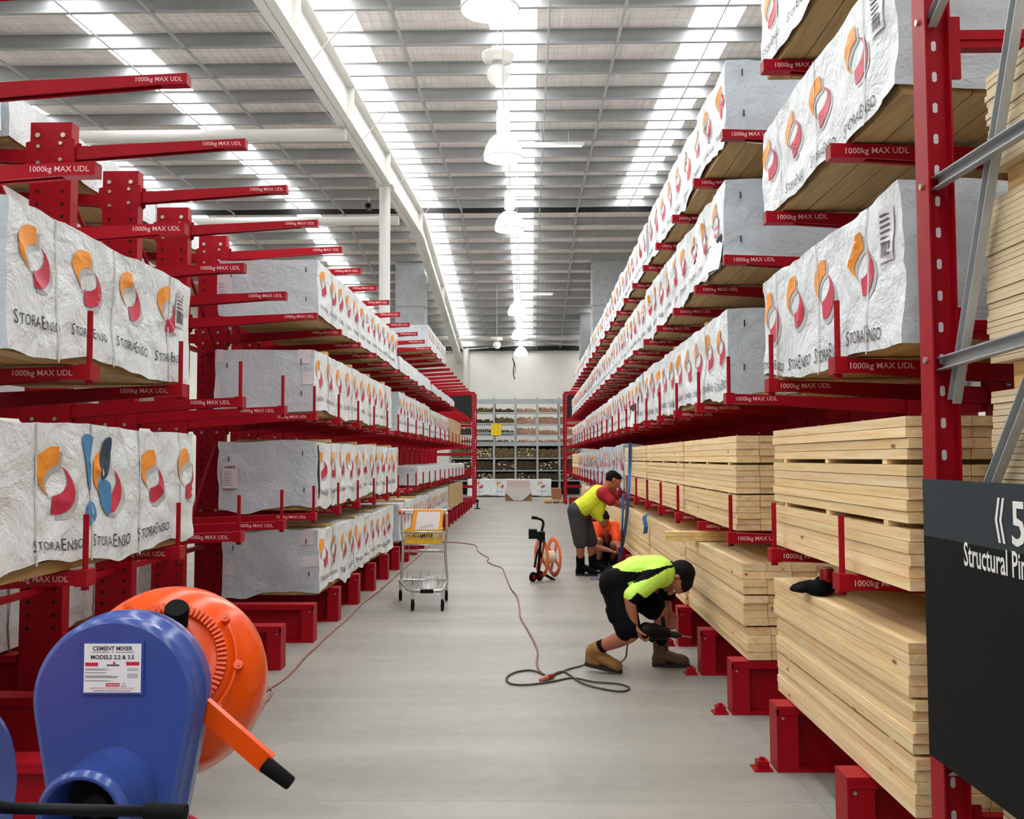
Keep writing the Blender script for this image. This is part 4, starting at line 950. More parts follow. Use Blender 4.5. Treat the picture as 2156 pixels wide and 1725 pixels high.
for a, c in (((x0, y0), (x1, y0)), ((x1, y0), (x1, y1)), ((x1, y1), (x0, y1)), ((x0, y1), (x0, y0))):
    b.beam((a[0], a[1], zt2), (c[0], c[1], zt2), .02, .014)
    for i in range(16): f = (i+.5)/16; px_, py_ = a[0]+(c[0]-a[0])*f, a[1]+(c[1]-a[1])*f; b.beam((px_, py_, zb), (px_, py_, zt2), .014, .006)
    b.beam((a[0], a[1], zb+.03), (c[0], c[1], zb+.03), .008, .06); b.beam((a[0], a[1], zb+.11), (c[0], c[1], zb+.11), .006, .012)

b.build('basket_body', YEL, t)
t = thing('boxed_sign', 'white-faced box with yellow border leaning in the trolley basket', 'box', (-1.16, 10.56, .70))
b = MB()
A = [V(-1.345, 10.52, .69), V(-.985, 10.52, .69), V(-.965, 10.60, 1.035), V(-1.29, 10.60, 1.035)]; Bk = [p+V(-.02, .07, 0) for p in A]
b.add(A+Bk, [(0, 1, 2, 3), (7, 6, 5, 4), (0, 4, 5, 1), (1, 5, 6, 2), (2, 6, 7, 3), (3, 7, 4, 0)]); b.build('box_body', YELO, t)
def bl(u, v, k): return A[0].lerp(A[1], u).lerp(A[3].lerp(A[2], u), v)+V(0, -k, 0)
b = MB(); b.add([bl(.13, .12, .003), bl(.88, .12, .003), bl(.9, .93, .003), bl(.13, .93, .003)], [(0, 1, 2, 3)])
q = text2d('handyplus', .07); o = bl(.26, .45, .005); u = (bl(.8, .52, .005)-o).normalized()
b.flat([((p[0]-q[2])*.6, p[1]*.6) for p in q[0]], q[1], o, u, V(0, .2, .98), 1) if False else b.add([bl(.3+.05*i, .45+.012*i+(.06 if i % 3 == 0 else 0), .005) for i in range(9)]+[bl(.3+.05*i, .38+.012*i, .005) for i in range(9)], [(i, i+1, 9+i+1, 9+i) for i in range(8)], 2)
b.build('white_face', [mat('paper_white', (220, 216, 212), .5), INK, mat('faint_print', (196, 192, 190), .5)], t)
t = thing('small_black_box', 'small black box lying inside the yellow basket', 'box', (-1.18, 10.45, .76))
b = MB(); b.box(-1.29, -1.07, 10.442, 10.50, .745, .795); b.box(-1.27, -1.20, 10.440, 10.442, .76, .78, 1); b.box(-1.13, -1.10, 10.440, 10.442, .77, .785, 2); b.build('box_body', [BLACK, TAPE, CRIM], t)
# ================================================================== STRAPPING REEL CART
t = thing('strapping_cart', 'black strapping trolley with orange reel standing in mid-aisle', 'cart', (.12, 12.6, 0))
cy0 = 12.55
def Q(x, y, dy=0): return P(x, y, Y=cy0+dy)
b = MB(); b.tube([Q(1133, 1215), Q(1136, 1165), Q(1140, 1120), Q(1144, 1105)], .018, 8); b.tube(catmull([Q(1144, 1108), Q(1143, 1098), Q(1136, 1093), Q(1121, 1090)], 4), .016, 8)
b.tube([Q(1125, 1195, -.1), Q(1131, 1165, -.05), Q(1137, 1150)], .013, 8); b.tube([Q(1137, 1205, .05), Q(1168, 1222, .1)], .018, 8); b.tube([Q(1122, 1206, -.12), Q(1136, 1212, .0)], .014, 8); b.build('frame', BLACK, t)
b = MB(); b.cyl(Q(1119, 1090), Q(1131, 1091), .021, 12); b.build('handle_grip', RUB, t)
b = MB(); p0, p1 = Q(1113, 1133), Q(1147, 1115); b.box(p0.x, p0.x+.11, cy0-.16, cy0+.02, p0.z, p1.z+.01); b.box(p0.x+.11, p1.x, cy0-.2, cy0-.02, p0.z-.015, p1.z-.02); b.build('tool_box', BLACK, t)
for i, (q, r) in enumerate(((Q(1122, 1207, -.12), .062), (Q(1136, 1215, -.0), .066))):
    c = V(q.x, q.y, r+.001); b = MB(); ax = V(.75, -.65, 0); b.lathe([(-.02, r*.5), (-.02, r*.85), (-.012, r), (.012, r), (.02, r*.85), (.02, r*.5)], c, ax, 24); w = b.build('wheel', RUB, t)
    b = MB(); b.lathe([(-.023, .02), (-.023, r*.5), (.023, r*.5), (.023, .02)], c, ax, 16); b.build('hub', RED, w)
RO = mat('reel_orange', (238, 120, 66), .45); 
c1, c2 = Q(1140, 1163, .05), Q(1166, 1170, .1); ax = (V(c2.x-c1.x, .06, 0)).normalized(); c1.z = c2.z = .30
def flange(c):
    b = MB(); R_ = .262
    b.lathe([(-.006, .2), (-.006, R_), (.006, R_), (.006, .2), (-.006, .2)], c, ax, 40, cap=False); b.lathe([(-.006, .03), (-.006, .075), (.006, .075), (.006, .03)], c, ax, 24)
    xx = V(0, 0, 1); yy = ax.cross(xx)
    for k in range(4): a = .5+k*PI/2; d = xx*math.cos(a)+yy*math.sin(a); b.beam(c+d*.06, c+d*.21, .06, .011, 0, ax)
    return b
fl_ = flange(c1).build('reel_flange', RO, t); flange(c2).build('reel_flange', RO, t)
b = MB(); b.cyl(c1, c2, .085, 28); b.build('strapping_coil', mat('strapping_white', (232, 222, 204), .5), t)
b = MB(); b.tube(catmull([Q(1145, 1102, .02), Q(1152, 1096, .05), Q(1158, 1094, .05)], 4), .004, 5); b.tube(catmull([Q(1146, 1112, .02), Q(1154, 1112, .05), Q(1159, 1107, .05)], 4), .004, 5); b.tube([Q(1142, 1108, 0), Q(1145, 1102, .02)], .004, 5); b.tube([Q(1143, 1112, 0), Q(1146, 1112, .02)], .004, 5); b.build('loose_strap_end', CORDW, t)
b = MB(); b.cyl((c2.x+.02, c2.y, .15), (c1.x+.02, c1.y, .15), .012, 8) if False else b.tube([V(c1.x, c1.y, .30), V(Q(1138, 1140).x, cy0, .36)], .018, 8); b.build('axle', BLACK, t)
# ================================================================== PEOPLE
SKIN = mat('skin', (178, 116, 88), .55, var=(8, .08)); SKIN2 = mat('skin_tanned', (170, 104, 76), .55, var=(8, .08)); HAIR = mat('dark_hair', (15, 11, 10), .8, spec=.15, bump=(60, .6, .01))
LIME = mat('hi_vis_lime', (204, 250, 96), .7, bump=(9, .35, .03)); BLKC = mat('black_cloth', (11, 10, 12), .9, spec=.12, bump=(9, .4, .03)); YEL2 = mat('hi_vis_yellow', (222, 232, 44), .7, bump=(9, .4, .03))
REDC = mat('red_cloth', (164, 14, 30), .8, bump=(9, .35, .03)); ORC = mat('hi_vis_orange', (255, 84, 22), .7, bump=(9, .35, .03)); GRC = mat('charcoal_cloth', (58, 60, 62), .85, bump=(9, .4, .03), var=(12, .15))
TAN = mat('tan_boot_leather', (150, 108, 56), .7, var=(9, .25)); BRN = mat('brown_boot_leather', (92, 66, 46), .7, var=(9, .2)); SOLE = mat('boot_sole', (30, 26, 22), .8)
def blend(name, mb, mats, parent, vox=.008, smooth=3, pick=None):
    """fuse overlapping volumes into one continuous surface"""
    tmp = mb.build('body_build', mats, None)
    md = tmp.modifiers.new('r', 'REMESH'); md.mode = 'VOXEL'; md.voxel_size = vox; md.use_smooth_shade = True
    sm_ = tmp.modifiers.new('s', 'SMOOTH'); sm_.factor = .5; sm_.iterations = smooth
    bpy.context.view_layer.update()
    me = bpy.data.meshes.new_from_object(tmp.evaluated_get(bpy.context.evaluated_depsgraph_get()))
    old = tmp.data; bpy.data.objects.remove(tmp); bpy.data.meshes.remove(old)
    me.name = name
    if len(me.materials) == 0:
        for M in (mats if isinstance(mats, (list, tuple)) else [mats]): me.materials.append(M)
    for p in me.polygons: p.use_smooth = True; p.material_index = pick(p.center) if pick else 0
    o = Vector((0, 0, 0)); q = parent
    while q is not None: o += q.location; q = q.parent
    me.transform(Matrix.Translation(-o))
    ob = bpy.data.objects.new(name, me); COL.objects.link(ob); ob.parent = parent; return ob
def chain(mb, pts, rs):
    for a, c, r0, r1 in zip(pts, pts[1:], rs, rs[1:]): mb.cone(a, c, r0, r1)
def hand(mb, wr, d, n, side=1, curl=.9, sc=1.0):
    """palm and five bent fingers; d: along the hand, n: out of the palm, thumb on side*(d x n)"""
    d = Vector(d).normalized(); n = (Vector(n)-d*Vector(n).dot(d)).normalized(); w = d.cross(n)*side
    for k in (-.026, -.009, .009, .026): mb.cone(wr+d*.012*sc+w*(k*.7*sc), wr+d*.088*sc+w*(k*sc), .0145*sc, .0125*sc, seg=8)
    for k, L in zip((.028, .0095, -.0095, -.028), (.080, .088, .082, .064)):
        p = wr+d*.090*sc+w*(k*1.12*sc); a = .25+.15*curl; r = .0098*sc
        for j, f in enumerate((.44, .32, .24)):
            q = p+(d*math.cos(a)+n*math.sin(a))*(L*f*sc); mb.cone(p, q, r, r*.93, seg=8); p = q; r *= .93; a += curl*(.95 if j == 0 else .8)
    p = wr+d*.025*sc+w*(.028*sc); q = p+(w*.7+d*.7+n*.25).normalized()*.042*sc; r_ = q+(d*.75+n*.6+w*.1).normalized()*.032*sc
    mb.cone(p, q, .0135*sc, .0115*sc, seg=8); mb.cone(q, r_, .0112*sc, .0095*sc, seg=8)
def head(mb, c, look, up, s=1.0):
    """skull, jaw, nose, brow, ears; c: centre of the skull"""
    f = Vector(look).normalized(); u = (Vector(up)-f*Vector(up).dot(f)).normalized(); r = f.cross(u)
    mb.cone(c-f*.025*s+u*.018*s, c+f*.02*s+u*.02*s, .086*s, .078*s); mb.cone(c+f*.045*s-u*.055*s, c+f*.058*s-u*.088*s, .052*s, .034*s); mb.cone(c+f*.02*s-u*.02*s, c+f*.04*s-u*.06*s, .07*s, .055*s)
    mb.cone(c+f*.092*s+u*.008*s, c+f*.112*s-u*.028*s, .010*s, .0145*s, seg=8); mb.cone(c+f*.088*s+u*.03*s+r*.03*s, c+f*.088*s+u*.03*s-r*.03*s, .014*s, .014*s, seg=8)
    mb.cone(c+f*.098*s-u*.058*s+r*.016*s, c+f*.098*s-u*.058*s-r*.016*s, .009*s, .009*s, seg=8)
    for k in (-1, 1): mb.cone(c-f*.006*s+r*(k*.083*s)+u*.012*s, c-f*.002*s+r*(k*.084*s)-u*.025*s, .017*s, .012*s, seg=8)
    return f, u, r
def eyes(c, f, u, r, parent, s=1.0):
    for k in (-1, 1):
        b = MB(); p = c+f*.084*s+u*.006*s+r*(k*.031*s); b.ball(p, .010*s, 0, 12, 8); b.ball(p+f*.0065*s, .0055*s, 1, 8, 6); b.build('eye', [mat('eye_white', (225, 220, 214), .3), INK], parent)
def hair(c, f, u, r, parent, s=1.0, m=None):
    b = MB(); b.cone(c-f*.034*s+u*.026*s, c+f*.012*s+u*.036*s, .093*s, .078*s); b.cone(c-f*.052*s+u*.01*s, c-f*.048*s-u*.035*s, .07*s, .052*s)
    for k in (-1, 1): b.cone(c-f*.02*s+r*(k*.052*s)+u*.02*s, c-f*.02*s+r*(k*.062*s)-u*.005*s, .04*s, .028*s)
    return blend('hair', b, m or HAIR, parent, .008, 2)
def boot(ankle, toe_dir, floor_z, m, parent, L=.29, heel_lift=0.0, name='boot', high=.17, shin=None):
    """work boot under the ankle; toe_dir horizontal"""
    d = Vector((toe_dir[0], toe_dir[1], 0)).normalized(); u = V(0, 0, 1); w = d.cross(u)
    hl = Vector((ankle.x, ankle.y, 0))-d*.065; heel = V(hl.x, hl.y, floor_z+heel_lift); toe = V(hl.x, hl.y, floor_z)+d*L
    sl = (toe-heel).normalized(); b = MB()
    up = sl.cross(w)*-1
    if up.z < 0: up = -up
    top = ankle+(Vector(shin).normalized() if shin is not None else up)*(high-.11)
    b.cone(top, ankle-up*.01, .062, .058); b.cone(ankle-up*.01, heel+up*.06+sl*.045, .056, .05); b.cone(heel+up*.055+sl*.04, heel+up*.05+sl*.08, .046, .048)
    for k in (-.018, .018): b.cone(ankle+sl*.03-up*.02+w*k, heel+up*.052+sl*(L-.06)+w*k, .045, .036)
    b.cone(heel+up*.05+sl*(L-.075), heel+up*.045+sl*(L-.048), .05, .046)
    bo = blend(name, b, m, parent, .009, 2)
    s2 = MB(); q = []
    for k in range(24):
        a = 2*PI*k/24; t = .5+.5*math.cos(a); wd = (.046 if t < .35 else .043+.012*math.sin(min(1, (t-.35)/.5)*PI)); q.append((t*(L+.006)-.003, wd*math.copysign(abs(math.sin(a))**.6, math.sin(a))))
    o = [heel+sl*x+w*y+up*.002 for x, y in q]+[heel+sl*x+w*y+up*.026 for x, y in q]
    lc = MB(); f0 = ankle+sl*.058+up*.0
    for k in range(4):
        c0 = heel+up*(.115-.012*k)+sl*(.125+.022*k); lc.tube([c0-w*.026+up*.002, c0+up*.012+sl*.008, c0+w*.026+up*.002], .0042, 6)
    lc.build('boot_laces', BEAR if m is not BLKC else BLKC, bo)
    s2.add(o, [tuple(range(24)), tuple(range(24, 48))[::-1]]+[(i, 24+i, 24+(i+1) % 24, (i+1) % 24) for i in range(24)], 0, False); s2.build('sole', SOLE, bo)
    return bo
# ---- man bending over the drill, seen from his right side
def driller():
    p = thing('person', 'person in lime and black shirt and black shorts bending low with a drill', 'person', (.75, 7.3, 0), 'workers')
    hipR, hipL = P(1298, 1238, Y=7.19), P(1306, 1232, Y=7.42); kR = P(1326, 1338, Y=7.02); aR = P(1250, 1368, Y=7.22); kL = P(1392, 1288, Y=7.36); aL = P(1391, 1372, Y=7.42)
    chest = P(1386, 1203, Y=7.30); belly = P(1340, 1206, Y=7.30); shR, shL = P(1382, 1212, Y=7.10), P(1414, 1206, Y=7.50)
    elR, wrR = P(1325, 1262, Y=6.99), P(1336, 1316, Y=7.00); elL, wrL = P(1400, 1262, Y=7.60), P(1408, 1288, Y=7.46)
    hc = P(1425, 1217, Y=7.24); look = V(-.22, -.10, -.97); upv = V(.95, -.25, .1)
    b = MB()   # skin: one body
    for h, k, a in ((hipR, kR, aR), (hipL, kL, aL)): chain(b, [h, k, k.lerp(a, .35), a], [.085, .056, .057, .038]); b.cone(a, a+V(.05, 0, -.05), .038, .03)
    mid = (hipR+hipL)/2
    b.cone(hipR, hipL, .10, .10); b.cone(mid, belly, .11, .12); b.cone(belly, chest, .12, .11); b.cone(shR, shL, .06, .06); b.cone(chest, (shR+shL)/2, .1, .09)
    for s_, e_, w_ in ((shR, elR, wrR), (shL, elL, wrL)): chain(b, [s_, s_.lerp(e_, .5), e_, e_.lerp(w_, .3), w_], [.056, .05, .039, .042, .027])
    b.cone((shR+shL)/2+V(.02, 0, 0), hc-look.normalized()*.03, .058, .055)
    f, u, r = head(b, hc, look, upv, 1.14)
    d1 = (wrR-elR).normalized(); hand(b, wrR, V(.42, .10, -.9), V(.9, .1, .25), 1, 1.25, 1.08)
    hand(b, wrL, V(.12, -.25, -.9), V(-.3, -.9, .1), -1, 1.0, 1.05)
    blend('body', b, SKIN2, p, .0075, 2); eyes(hc, f, u, r, p, 1.14); hair(hc, f, u, r, p, 1.14)
    b = MB()   # shirt
    y0 = V(0, 0, 0)
    for dy in (-.10, .10): o = V(0, dy, 0); b.cone(mid+o*.8+V(.02, 0, .03), belly+o+V(0, 0, .0), .105, .118); b.cone(belly+o, chest+o*1.1, .118, .115); b.cone(chest+o*1.1, (shR if dy < 0 else shL), .11, .085)
    b.cone(mid+V(-.03, 0, .03), belly, .12, .125); b.cone(belly, chest, .125, .12); b.cone(belly+V(.0, 0, -.04), belly+V(.06, 0, -.09), .09, .07)
    for s_, e_ in ((shR, elR), (shL, elL)): chain(b, [s_, s_.lerp(e_, .5), s_.lerp(e_, .86)], [.082, .076, .072])
    b.cone((shR+shL)/2+V(-.02, 0, 0), (shR+shL)/2+V(.035, 0, .0), .085, .07)
    def edge(pix): q = [P(x, y, Y=7.08) for x, y in pix]; return [(v.x, v.z) for v in q]
    def ev(tb, x):
        if x <= tb[0][0]: return tb[0][1]
        for a_, c_ in zip(tb, tb[1:]):
            if x <= c_[0]: return a_[1]+(c_[1]-a_[1])*(x-a_[0])/(c_[0]-a_[0])
        return tb[-1][1]
    e1 = edge([(1268, 1236), (1280, 1218), (1290, 1208), (1310, 1205), (1345, 1206), (1365, 1199), (1397, 1193), (1440, 1192)])
    e2 = edge([(1300, 1240), (1320, 1229), (1336, 1224), (1365, 1215), (1400, 1199), (1440, 1194)])
    e3 = edge([(1300, 1258), (1322, 1258), (1338, 1243), (1358, 1257), (1372, 1250), (1400, 1247), (1440, 1245)])
    xs0 = P(1305, 1240, Y=7.0).x
    def pick(c):
        if c.z > ev(e1, c.x): return 1 if (c.y > 7.42 and c.x > shL.x+.01 and c.z < shL.z+.09) else 0
        if c.y > 7.22: return 1
        if c.z > ev(e2, c.x) or c.x < xs0: return 1
        return 0 if c.z > ev(e3, c.x) else 1
    blend('shirt', b, [LIME, BLKC], p, .009, 3, pick)
    b = MB()   # shorts
    for h, k, l in ((hipR, kR, .86), (hipL, kL, .80)): e2 = h.lerp(k, l); chain(b, [h, h.lerp(k, .5), e2], [.118, .108, .098]); b.cone(e2, e2+V(.0, 0, -.012), .098, .094)
    b.cone(hipR+V(-.01, 0, .02), hipL+V(-.01, 0, .02), .125, .125); b.cone(mid+V(-.02, 0, .03), mid+V(.05, 0, .03), .13, .11); b.cone(hipR.lerp(kR, .4)+V(-.09, -.02, -.02), hipR.lerp(kR, .6)+V(-.085, -.02, -.02), .035, .035)
    blend('shorts', b, BLKC, p, .009, 3)
    for a, k in ((aR, kR), (aL, kL)):
        q = MB(); dn = (a-k).normalized(); chain(q, [a-dn*.10, a+dn*.01], [.051, .047]); blend('sock', q, BLKC, p, .009, 1)
    boot(aR+V(-.005, 0, -.01), (.95, -.22), 0.001, TAN, p, .285, .045, high=.155, shin=kR-aR); boot(aL+V(0, 0, -.01), (.97, -.14), .001, BRN, p, .285, 0, high=.21)
    return p, wrR, wrL
DRP, DWR, DWL = driller()
# drill held in both hands
t = thing('power_drill', 'long black corded drill held by the bending man, bit pointing at a red foot', 'drill', P(1390, 1332, Y=7.15))
g0, g1 = P(1348, 1326, Y=7.00), P(1440, 1340, Y=7.14); dv = (g1-g0).normalized()
b = MB(); b.lathe([(0, .028), (.012, .045), (.05, .056), (.10, .062), (.14, .058), (.17, .05), (.21, .046), (.24, .034), (.245, .022)], g0, dv, 20); b.cone(g0+dv*.02+V(0, 0, -.0), g0+dv*.10+V(0, 0, -.055), .03, .026); b.cone(g0+dv*.04+V(0, 0, .03), g0+dv*.13+V(0, 0, .035), .03, .024); b.build('motor_housing', BLACK, t)
b = MB(); b.cone(P(1340, 1322, Y=7.0), g0+dv*.03, .018, .022); b.cone(P(1340, 1322, Y=7.0), P(1340, 1340, Y=7.0), .018, .016); b.build('rear_handle', RUB, t)
b = MB(); b.lathe([(.24, .026), (.30, .026), (.33, .02), (.345, .013)], g0, dv, 16); b.build('chuck', mat('chuck_grey', (60, 60, 62), .35, .6), t)
b = MB(); b.cyl(g0+dv*.34, g0+dv*.44, .005, 8); b.build('drill_bit', BOLT, t)
b = MB(); q = g0+dv*.20; b.cone(q, q+V(0, .03, .10), .014, .016); b.build('side_handle', RUB, t)
b = MB(); st = P(1336, 1341, Y=7.0); pts = [st, P(1322, 1356, Y=7.02), P(1318, 1382, Y=7.06), P(1308, 1394, Z=.02), P(1292, 1402, Z=.008), P(1270, 1398, Z=.008), P(1248, 1393, Y=7.42), P(1225, 1402, Z=.008), P(1195, 1410, Z=.008), P(1165, 1423, Z=.008), P(1152, 1428, Z=.01)]
b.tube(catmull(pts, 6), .006, 6); b.build('power_cord', mat('olive_cable', (58, 56, 44), .6), t)
# ---- man in the yellow vest, bent over the low arms
def vested():
    Y = 13.15
    p = thing('person', 'person in yellow hi-vis vest over red T-shirt and dark shorts, leaning on the timber', 'person', (.75, Y, 0), 'workers')
    hR, hL = P(1214, 1084, Y=Y-.08), P(1224, 1082, Y=Y+.12); kR, kL = P(1222, 1140, Y=Y-.10), P(1243, 1138, Y=Y+.18); aR, aL = P(1222, 1189, Y=Y-.06), P(1248, 1186, Y=Y+.2)
    mid = (hR+hL)/2; belly = P(1236, 1062, Y=Y); chest = P(1258, 1040, Y=Y); sR, sL = P(1268, 1040, Y=Y-.17), P(1276, 1036, Y=Y+.2)
    eR, wR = P(1287, 1056, Y=Y-.22), P(1312, 1068, Y=Y-.10); eL, wL = P(1296, 1054, Y=Y+.28), P(1318, 1062, Y=Y+.2)
    hc = P(1292, 1011, Y=Y); look = V(.80, -.08, -.55); up = V(.5, 0, .8); b = MB()
    for h, k, a in ((hR, kR, aR), (hL, kL, aL)): chain(b, [h, k, k.lerp(a, .35), a], [.09, .058, .06, .04]); b.cone(a, a+V(.05, 0, -.05), .04, .03)
    b.cone(hR, hL, .11, .11); b.cone(mid, belly, .125, .13); b.cone(belly, chest, .13, .125); b.cone(sR, sL, .065, .065); b.cone(chest, (sR+sL)/2, .11, .09)
    for s_, e_, w_ in ((sR, eR, wR), (sL, eL, wL)): chain(b, [s_, s_.lerp(e_, .5), e_, e_.lerp(w_, .3), w_], [.06, .054, .043, .045, .03])
    b.cone((sR+sL)/2, hc-look*.04, .062, .06); f, u, r = head(b, hc, look, up, 1.04)
    hand(b, wR, wR-eR, V(.1, .3, -.9), 1, .5, 1.05); hand(b, wL, wL-eL, V(0, -.3, -.9), -1, .5, 1.05)
    blend('body', b, SKIN2, p, .009, 2); eyes(hc, f, u, r, p, 1.04); hair(hc, f, u, r, p, 1.04)
    b = MB()
    for s_, e_ in ((sR, eR), (sL, eL)): chain(b, [s_, s_.lerp(e_, .5), s_.lerp(e_, .92)], [.085, .08, .075])
    b.cone(sR, sL, .095, .095); b.cone((sR+sL)/2, chest, .1, .14); b.cone(chest, belly, .135, .14); b.cone(belly, mid, .14, .125); blend('t_shirt', b, REDC, p, .011, 3)
    b = MB()
    for dy in (-.09, .09):
        o = V(0, dy, 0); b.cone(mid+o+V(-.015, 0, .06), belly+o, .12, .135); b.cone(belly+o, chest+o*.9, .135, .13); b.cone(chest+o*.9, (sR.lerp(sL, .16) if dy < 0 else sR.lerp(sL, .84)), .12, .07)
        b.cone(belly+o+V(.10, 0, -.05), P(1262, 1092, Y=Y)+o, .10, .05); b.cone(chest+o*.8+V(.05, 0, -.02), P(1262, 1075, Y=Y)+o, .10, .07)
    vs_ = blend('hi_vis_vest', b, [YEL2, REDC], p, .011, 3)
    b = MB()
    for h, k in ((hR, kR), (hL, kL)): e2 = h.lerp(k, 1.02); chain(b, [h, h.lerp(k, .5), e2], [.122, .112, .10])
    b.cone(hR+V(-.005, 0, .05), hL+V(-.005, 0, .05), .128, .128); blend('shorts', b, GRC, p, .011, 3)
    for a, k, n in ((aR, kR, 0), (aL, kL, 1)): boot(a+V(0, 0, -.01), (.96, -.2), .001, BLKC, p, .30, 0, high=.22)
    return p
vested()
# ---- man in orange crouching by the rack foot
def croucher():
    Y = 14.35
    p = thing('person', 'person in orange hi-vis shirt crouching beside the rack foot behind the vested man', 'person', (1.1, Y, 0), 'workers')
    hR, hL = P(1262, 1168, Y=Y+.05), P(1282, 1168, Y=Y+.12); kR, kL = P(1262, 1140, Y=Y-.32), P(1292, 1146, Y=Y-.22); aR, aL = P(1262, 1180, Y=Y-.12), P(1290, 1180, Y=Y-.02)
    mid = (hR+hL)/2; belly = P(1270, 1142, Y=Y+.06); chest = P(1272, 1118, Y=Y); sR, sL = P(1250, 1112, Y=Y-.06), P(1292, 1110, Y=Y+.0)
    eR, wR = P(1252, 1150, Y=Y-.30), P(1285, 1160, Y=Y-.42); eL, wL = P(1300, 1142, Y=Y-.2), P(1303, 1156, Y=Y-.42)
    hc = P(1270, 1092, Y=Y-.12); look = V(.35, -.6, -.55); up = V(.15, -.3, .9); b = MB()
    for h, k, a in ((hR, kR, aR), (hL, kL, aL)): chain(b, [h, k, k.lerp(a, .35), a], [.09, .058, .06, .04]); b.cone(a, a+V(.03, -.04, -.04), .04, .03)
    b.cone(hR, hL, .11, .11); b.cone(mid, belly, .12, .13); b.cone(belly, chest, .13, .125); b.cone(sR, sL, .065, .065)
    for s_, e_, w_ in ((sR, eR, wR), (sL, eL, wL)): chain(b, [s_, s_.lerp(e_, .5), e_, e_.lerp(w_, .3), w_], [.06, .054, .043, .045, .03])
    b.cone((sR+sL)/2, hc-V(0, 0, .06), .062, .06); f, u, r = head(b, hc, look, up, 1.02)
    hand(b, wR, wR-eR, V(.1, -.2, .9), 1, .9, 1.05); hand(b, wL, wL-eL, V(-.6, -.1, .4), -1, .9, 1.05)
    blend('body', b, SKIN2, p, .009, 2); eyes(hc, f, u, r, p, 1.02); hair(hc, f, u, r, p, 1.02)
    b = MB()
    for s_, e_ in ((sR, eR), (sL, eL)): chain(b, [s_, s_.lerp(e_, .5), s_.lerp(e_, .8)], [.09, .085, .08])
    b.cone(sR, sL, .095, .095); b.cone(sR+V(.06, 0, -.04), hR+V(.02, 0, .06), .11, .125); b.cone(sL+V(-.06, 0, -.04), hL+V(-.02, 0, .06), .11, .125)
    c0 = P(1276, 1128, Y=Y)
    blend('shirt', b, [ORC, REDC], p, .011, 3, lambda c: 1 if abs(c.x-c0.x) < .075 and c.z < c0.z+.03 and c.y < Y+.02 else 0)
    b = MB()
    for h, k in ((hR, kR), (hL, kL)): chain(b, [h, h.lerp(k, .45), h.lerp(k, .78)], [.12, .108, .098])
    b.cone(hR, hL, .128, .128); blend('shorts', b, BLKC, p, .011, 3)
    for a in (aR, aL): boot(a+V(0, 0, -.01), (.45, -.85), .001, BLKC, p, .29, 0, high=.2)
    return p
croucher()
# ================================================================== FLOOR CABLES AND SMALL THINGS
def cable(label, pix, r, m, name='extension_cable', closed=False, n=6):
    pts = [P(x, y, Z=r+.001+(.004 if i % 5 == 3 else 0)) for i, (x, y) in enumerate(pix)]
    b = MB(); b.tube(catmull(pts, n, closed), r, 6, closed=closed); return tag(b.build(name, m, None, pts[0]), label, 'cable')
CBR = mat('brown_cable', (150, 98, 78), .6); COL2 = mat('olive_cable', (58, 56, 44), .6)
cable('brown extension cable winding up the middle of the aisle to the trolley', [(908, 1143), (945, 1142), (985, 1145), (1003, 1150), (1006, 1160), (1018, 1169), (1029, 1175), (1026, 1182), (1040, 1190), (1057, 1196), (1062, 1206), (1068, 1222), (1076, 1240), (1088, 1255), (1094, 1280), (1096, 1300), (1110, 1325), (1124, 1350), (1132, 1372), (1130, 1395), (1134, 1410), (1144, 1420)], .008, CBR)
cable('brown cable lying along the left rack feet past the mixer', [(905, 1150), (872, 1180), (842, 1205), (803, 1240), (762, 1272), (730, 1305), (700, 1330), (672, 1356), (640, 1386), (615, 1415), (590, 1436), (560, 1455), (530, 1478), (505, 1500), (490, 1530), (470, 1560)], .008, CBR)
cable('tangled end of brown cable beside the orange drum', [(545, 1462), (560, 1450), (572, 1452), (568, 1468), (545, 1490), (520, 1505), (512, 1498), (540, 1478), (556, 1480), (545, 1500), (520, 1520)], .007, CBR)
cable('olive cable loops lying on the floor before the driller\'s boots', [(1155, 1425), (1120, 1412), (1085, 1416), (1066, 1428), (1076, 1440), (1110, 1442), (1160, 1436), (1205, 1428), (1250, 1436), (1300, 1440), (1325, 1448), (1310, 1456), (1265, 1450), (1225, 1438), (1190, 1416), (1170, 1418), (1158, 1430)], .007, COL2)
t = thing('cable_connector', 'reddish cable plug and socket joined on the floor by the olive loops', 'plug', P(1150, 1425, Z=0))
p0, p1 = P(1138, 1432, Z=.02), P(1166, 1422, Z=.02); b = MB(); b.cone(p0, p0.lerp(p1, .45), .014, .02); b.build('plug', mat('plug_pink', (196, 110, 100), .5), t); b = MB(); b.cone(p0.lerp(p1, .5), p1, .02, .013); b.build('socket', mat('plug_red', (150, 40, 44), .5), t)
b = MB(); b.tube(catmull([P(388, 1716, Z=.01), P(402, 1720, Z=.01), P(425, 1735, Z=.01)], 5), .008, 6); tag(b.build('red_cable', CRIM, None, P(388, 1716, Z=0)), 'red cable end on the floor right of the black lever grip', 'cable')
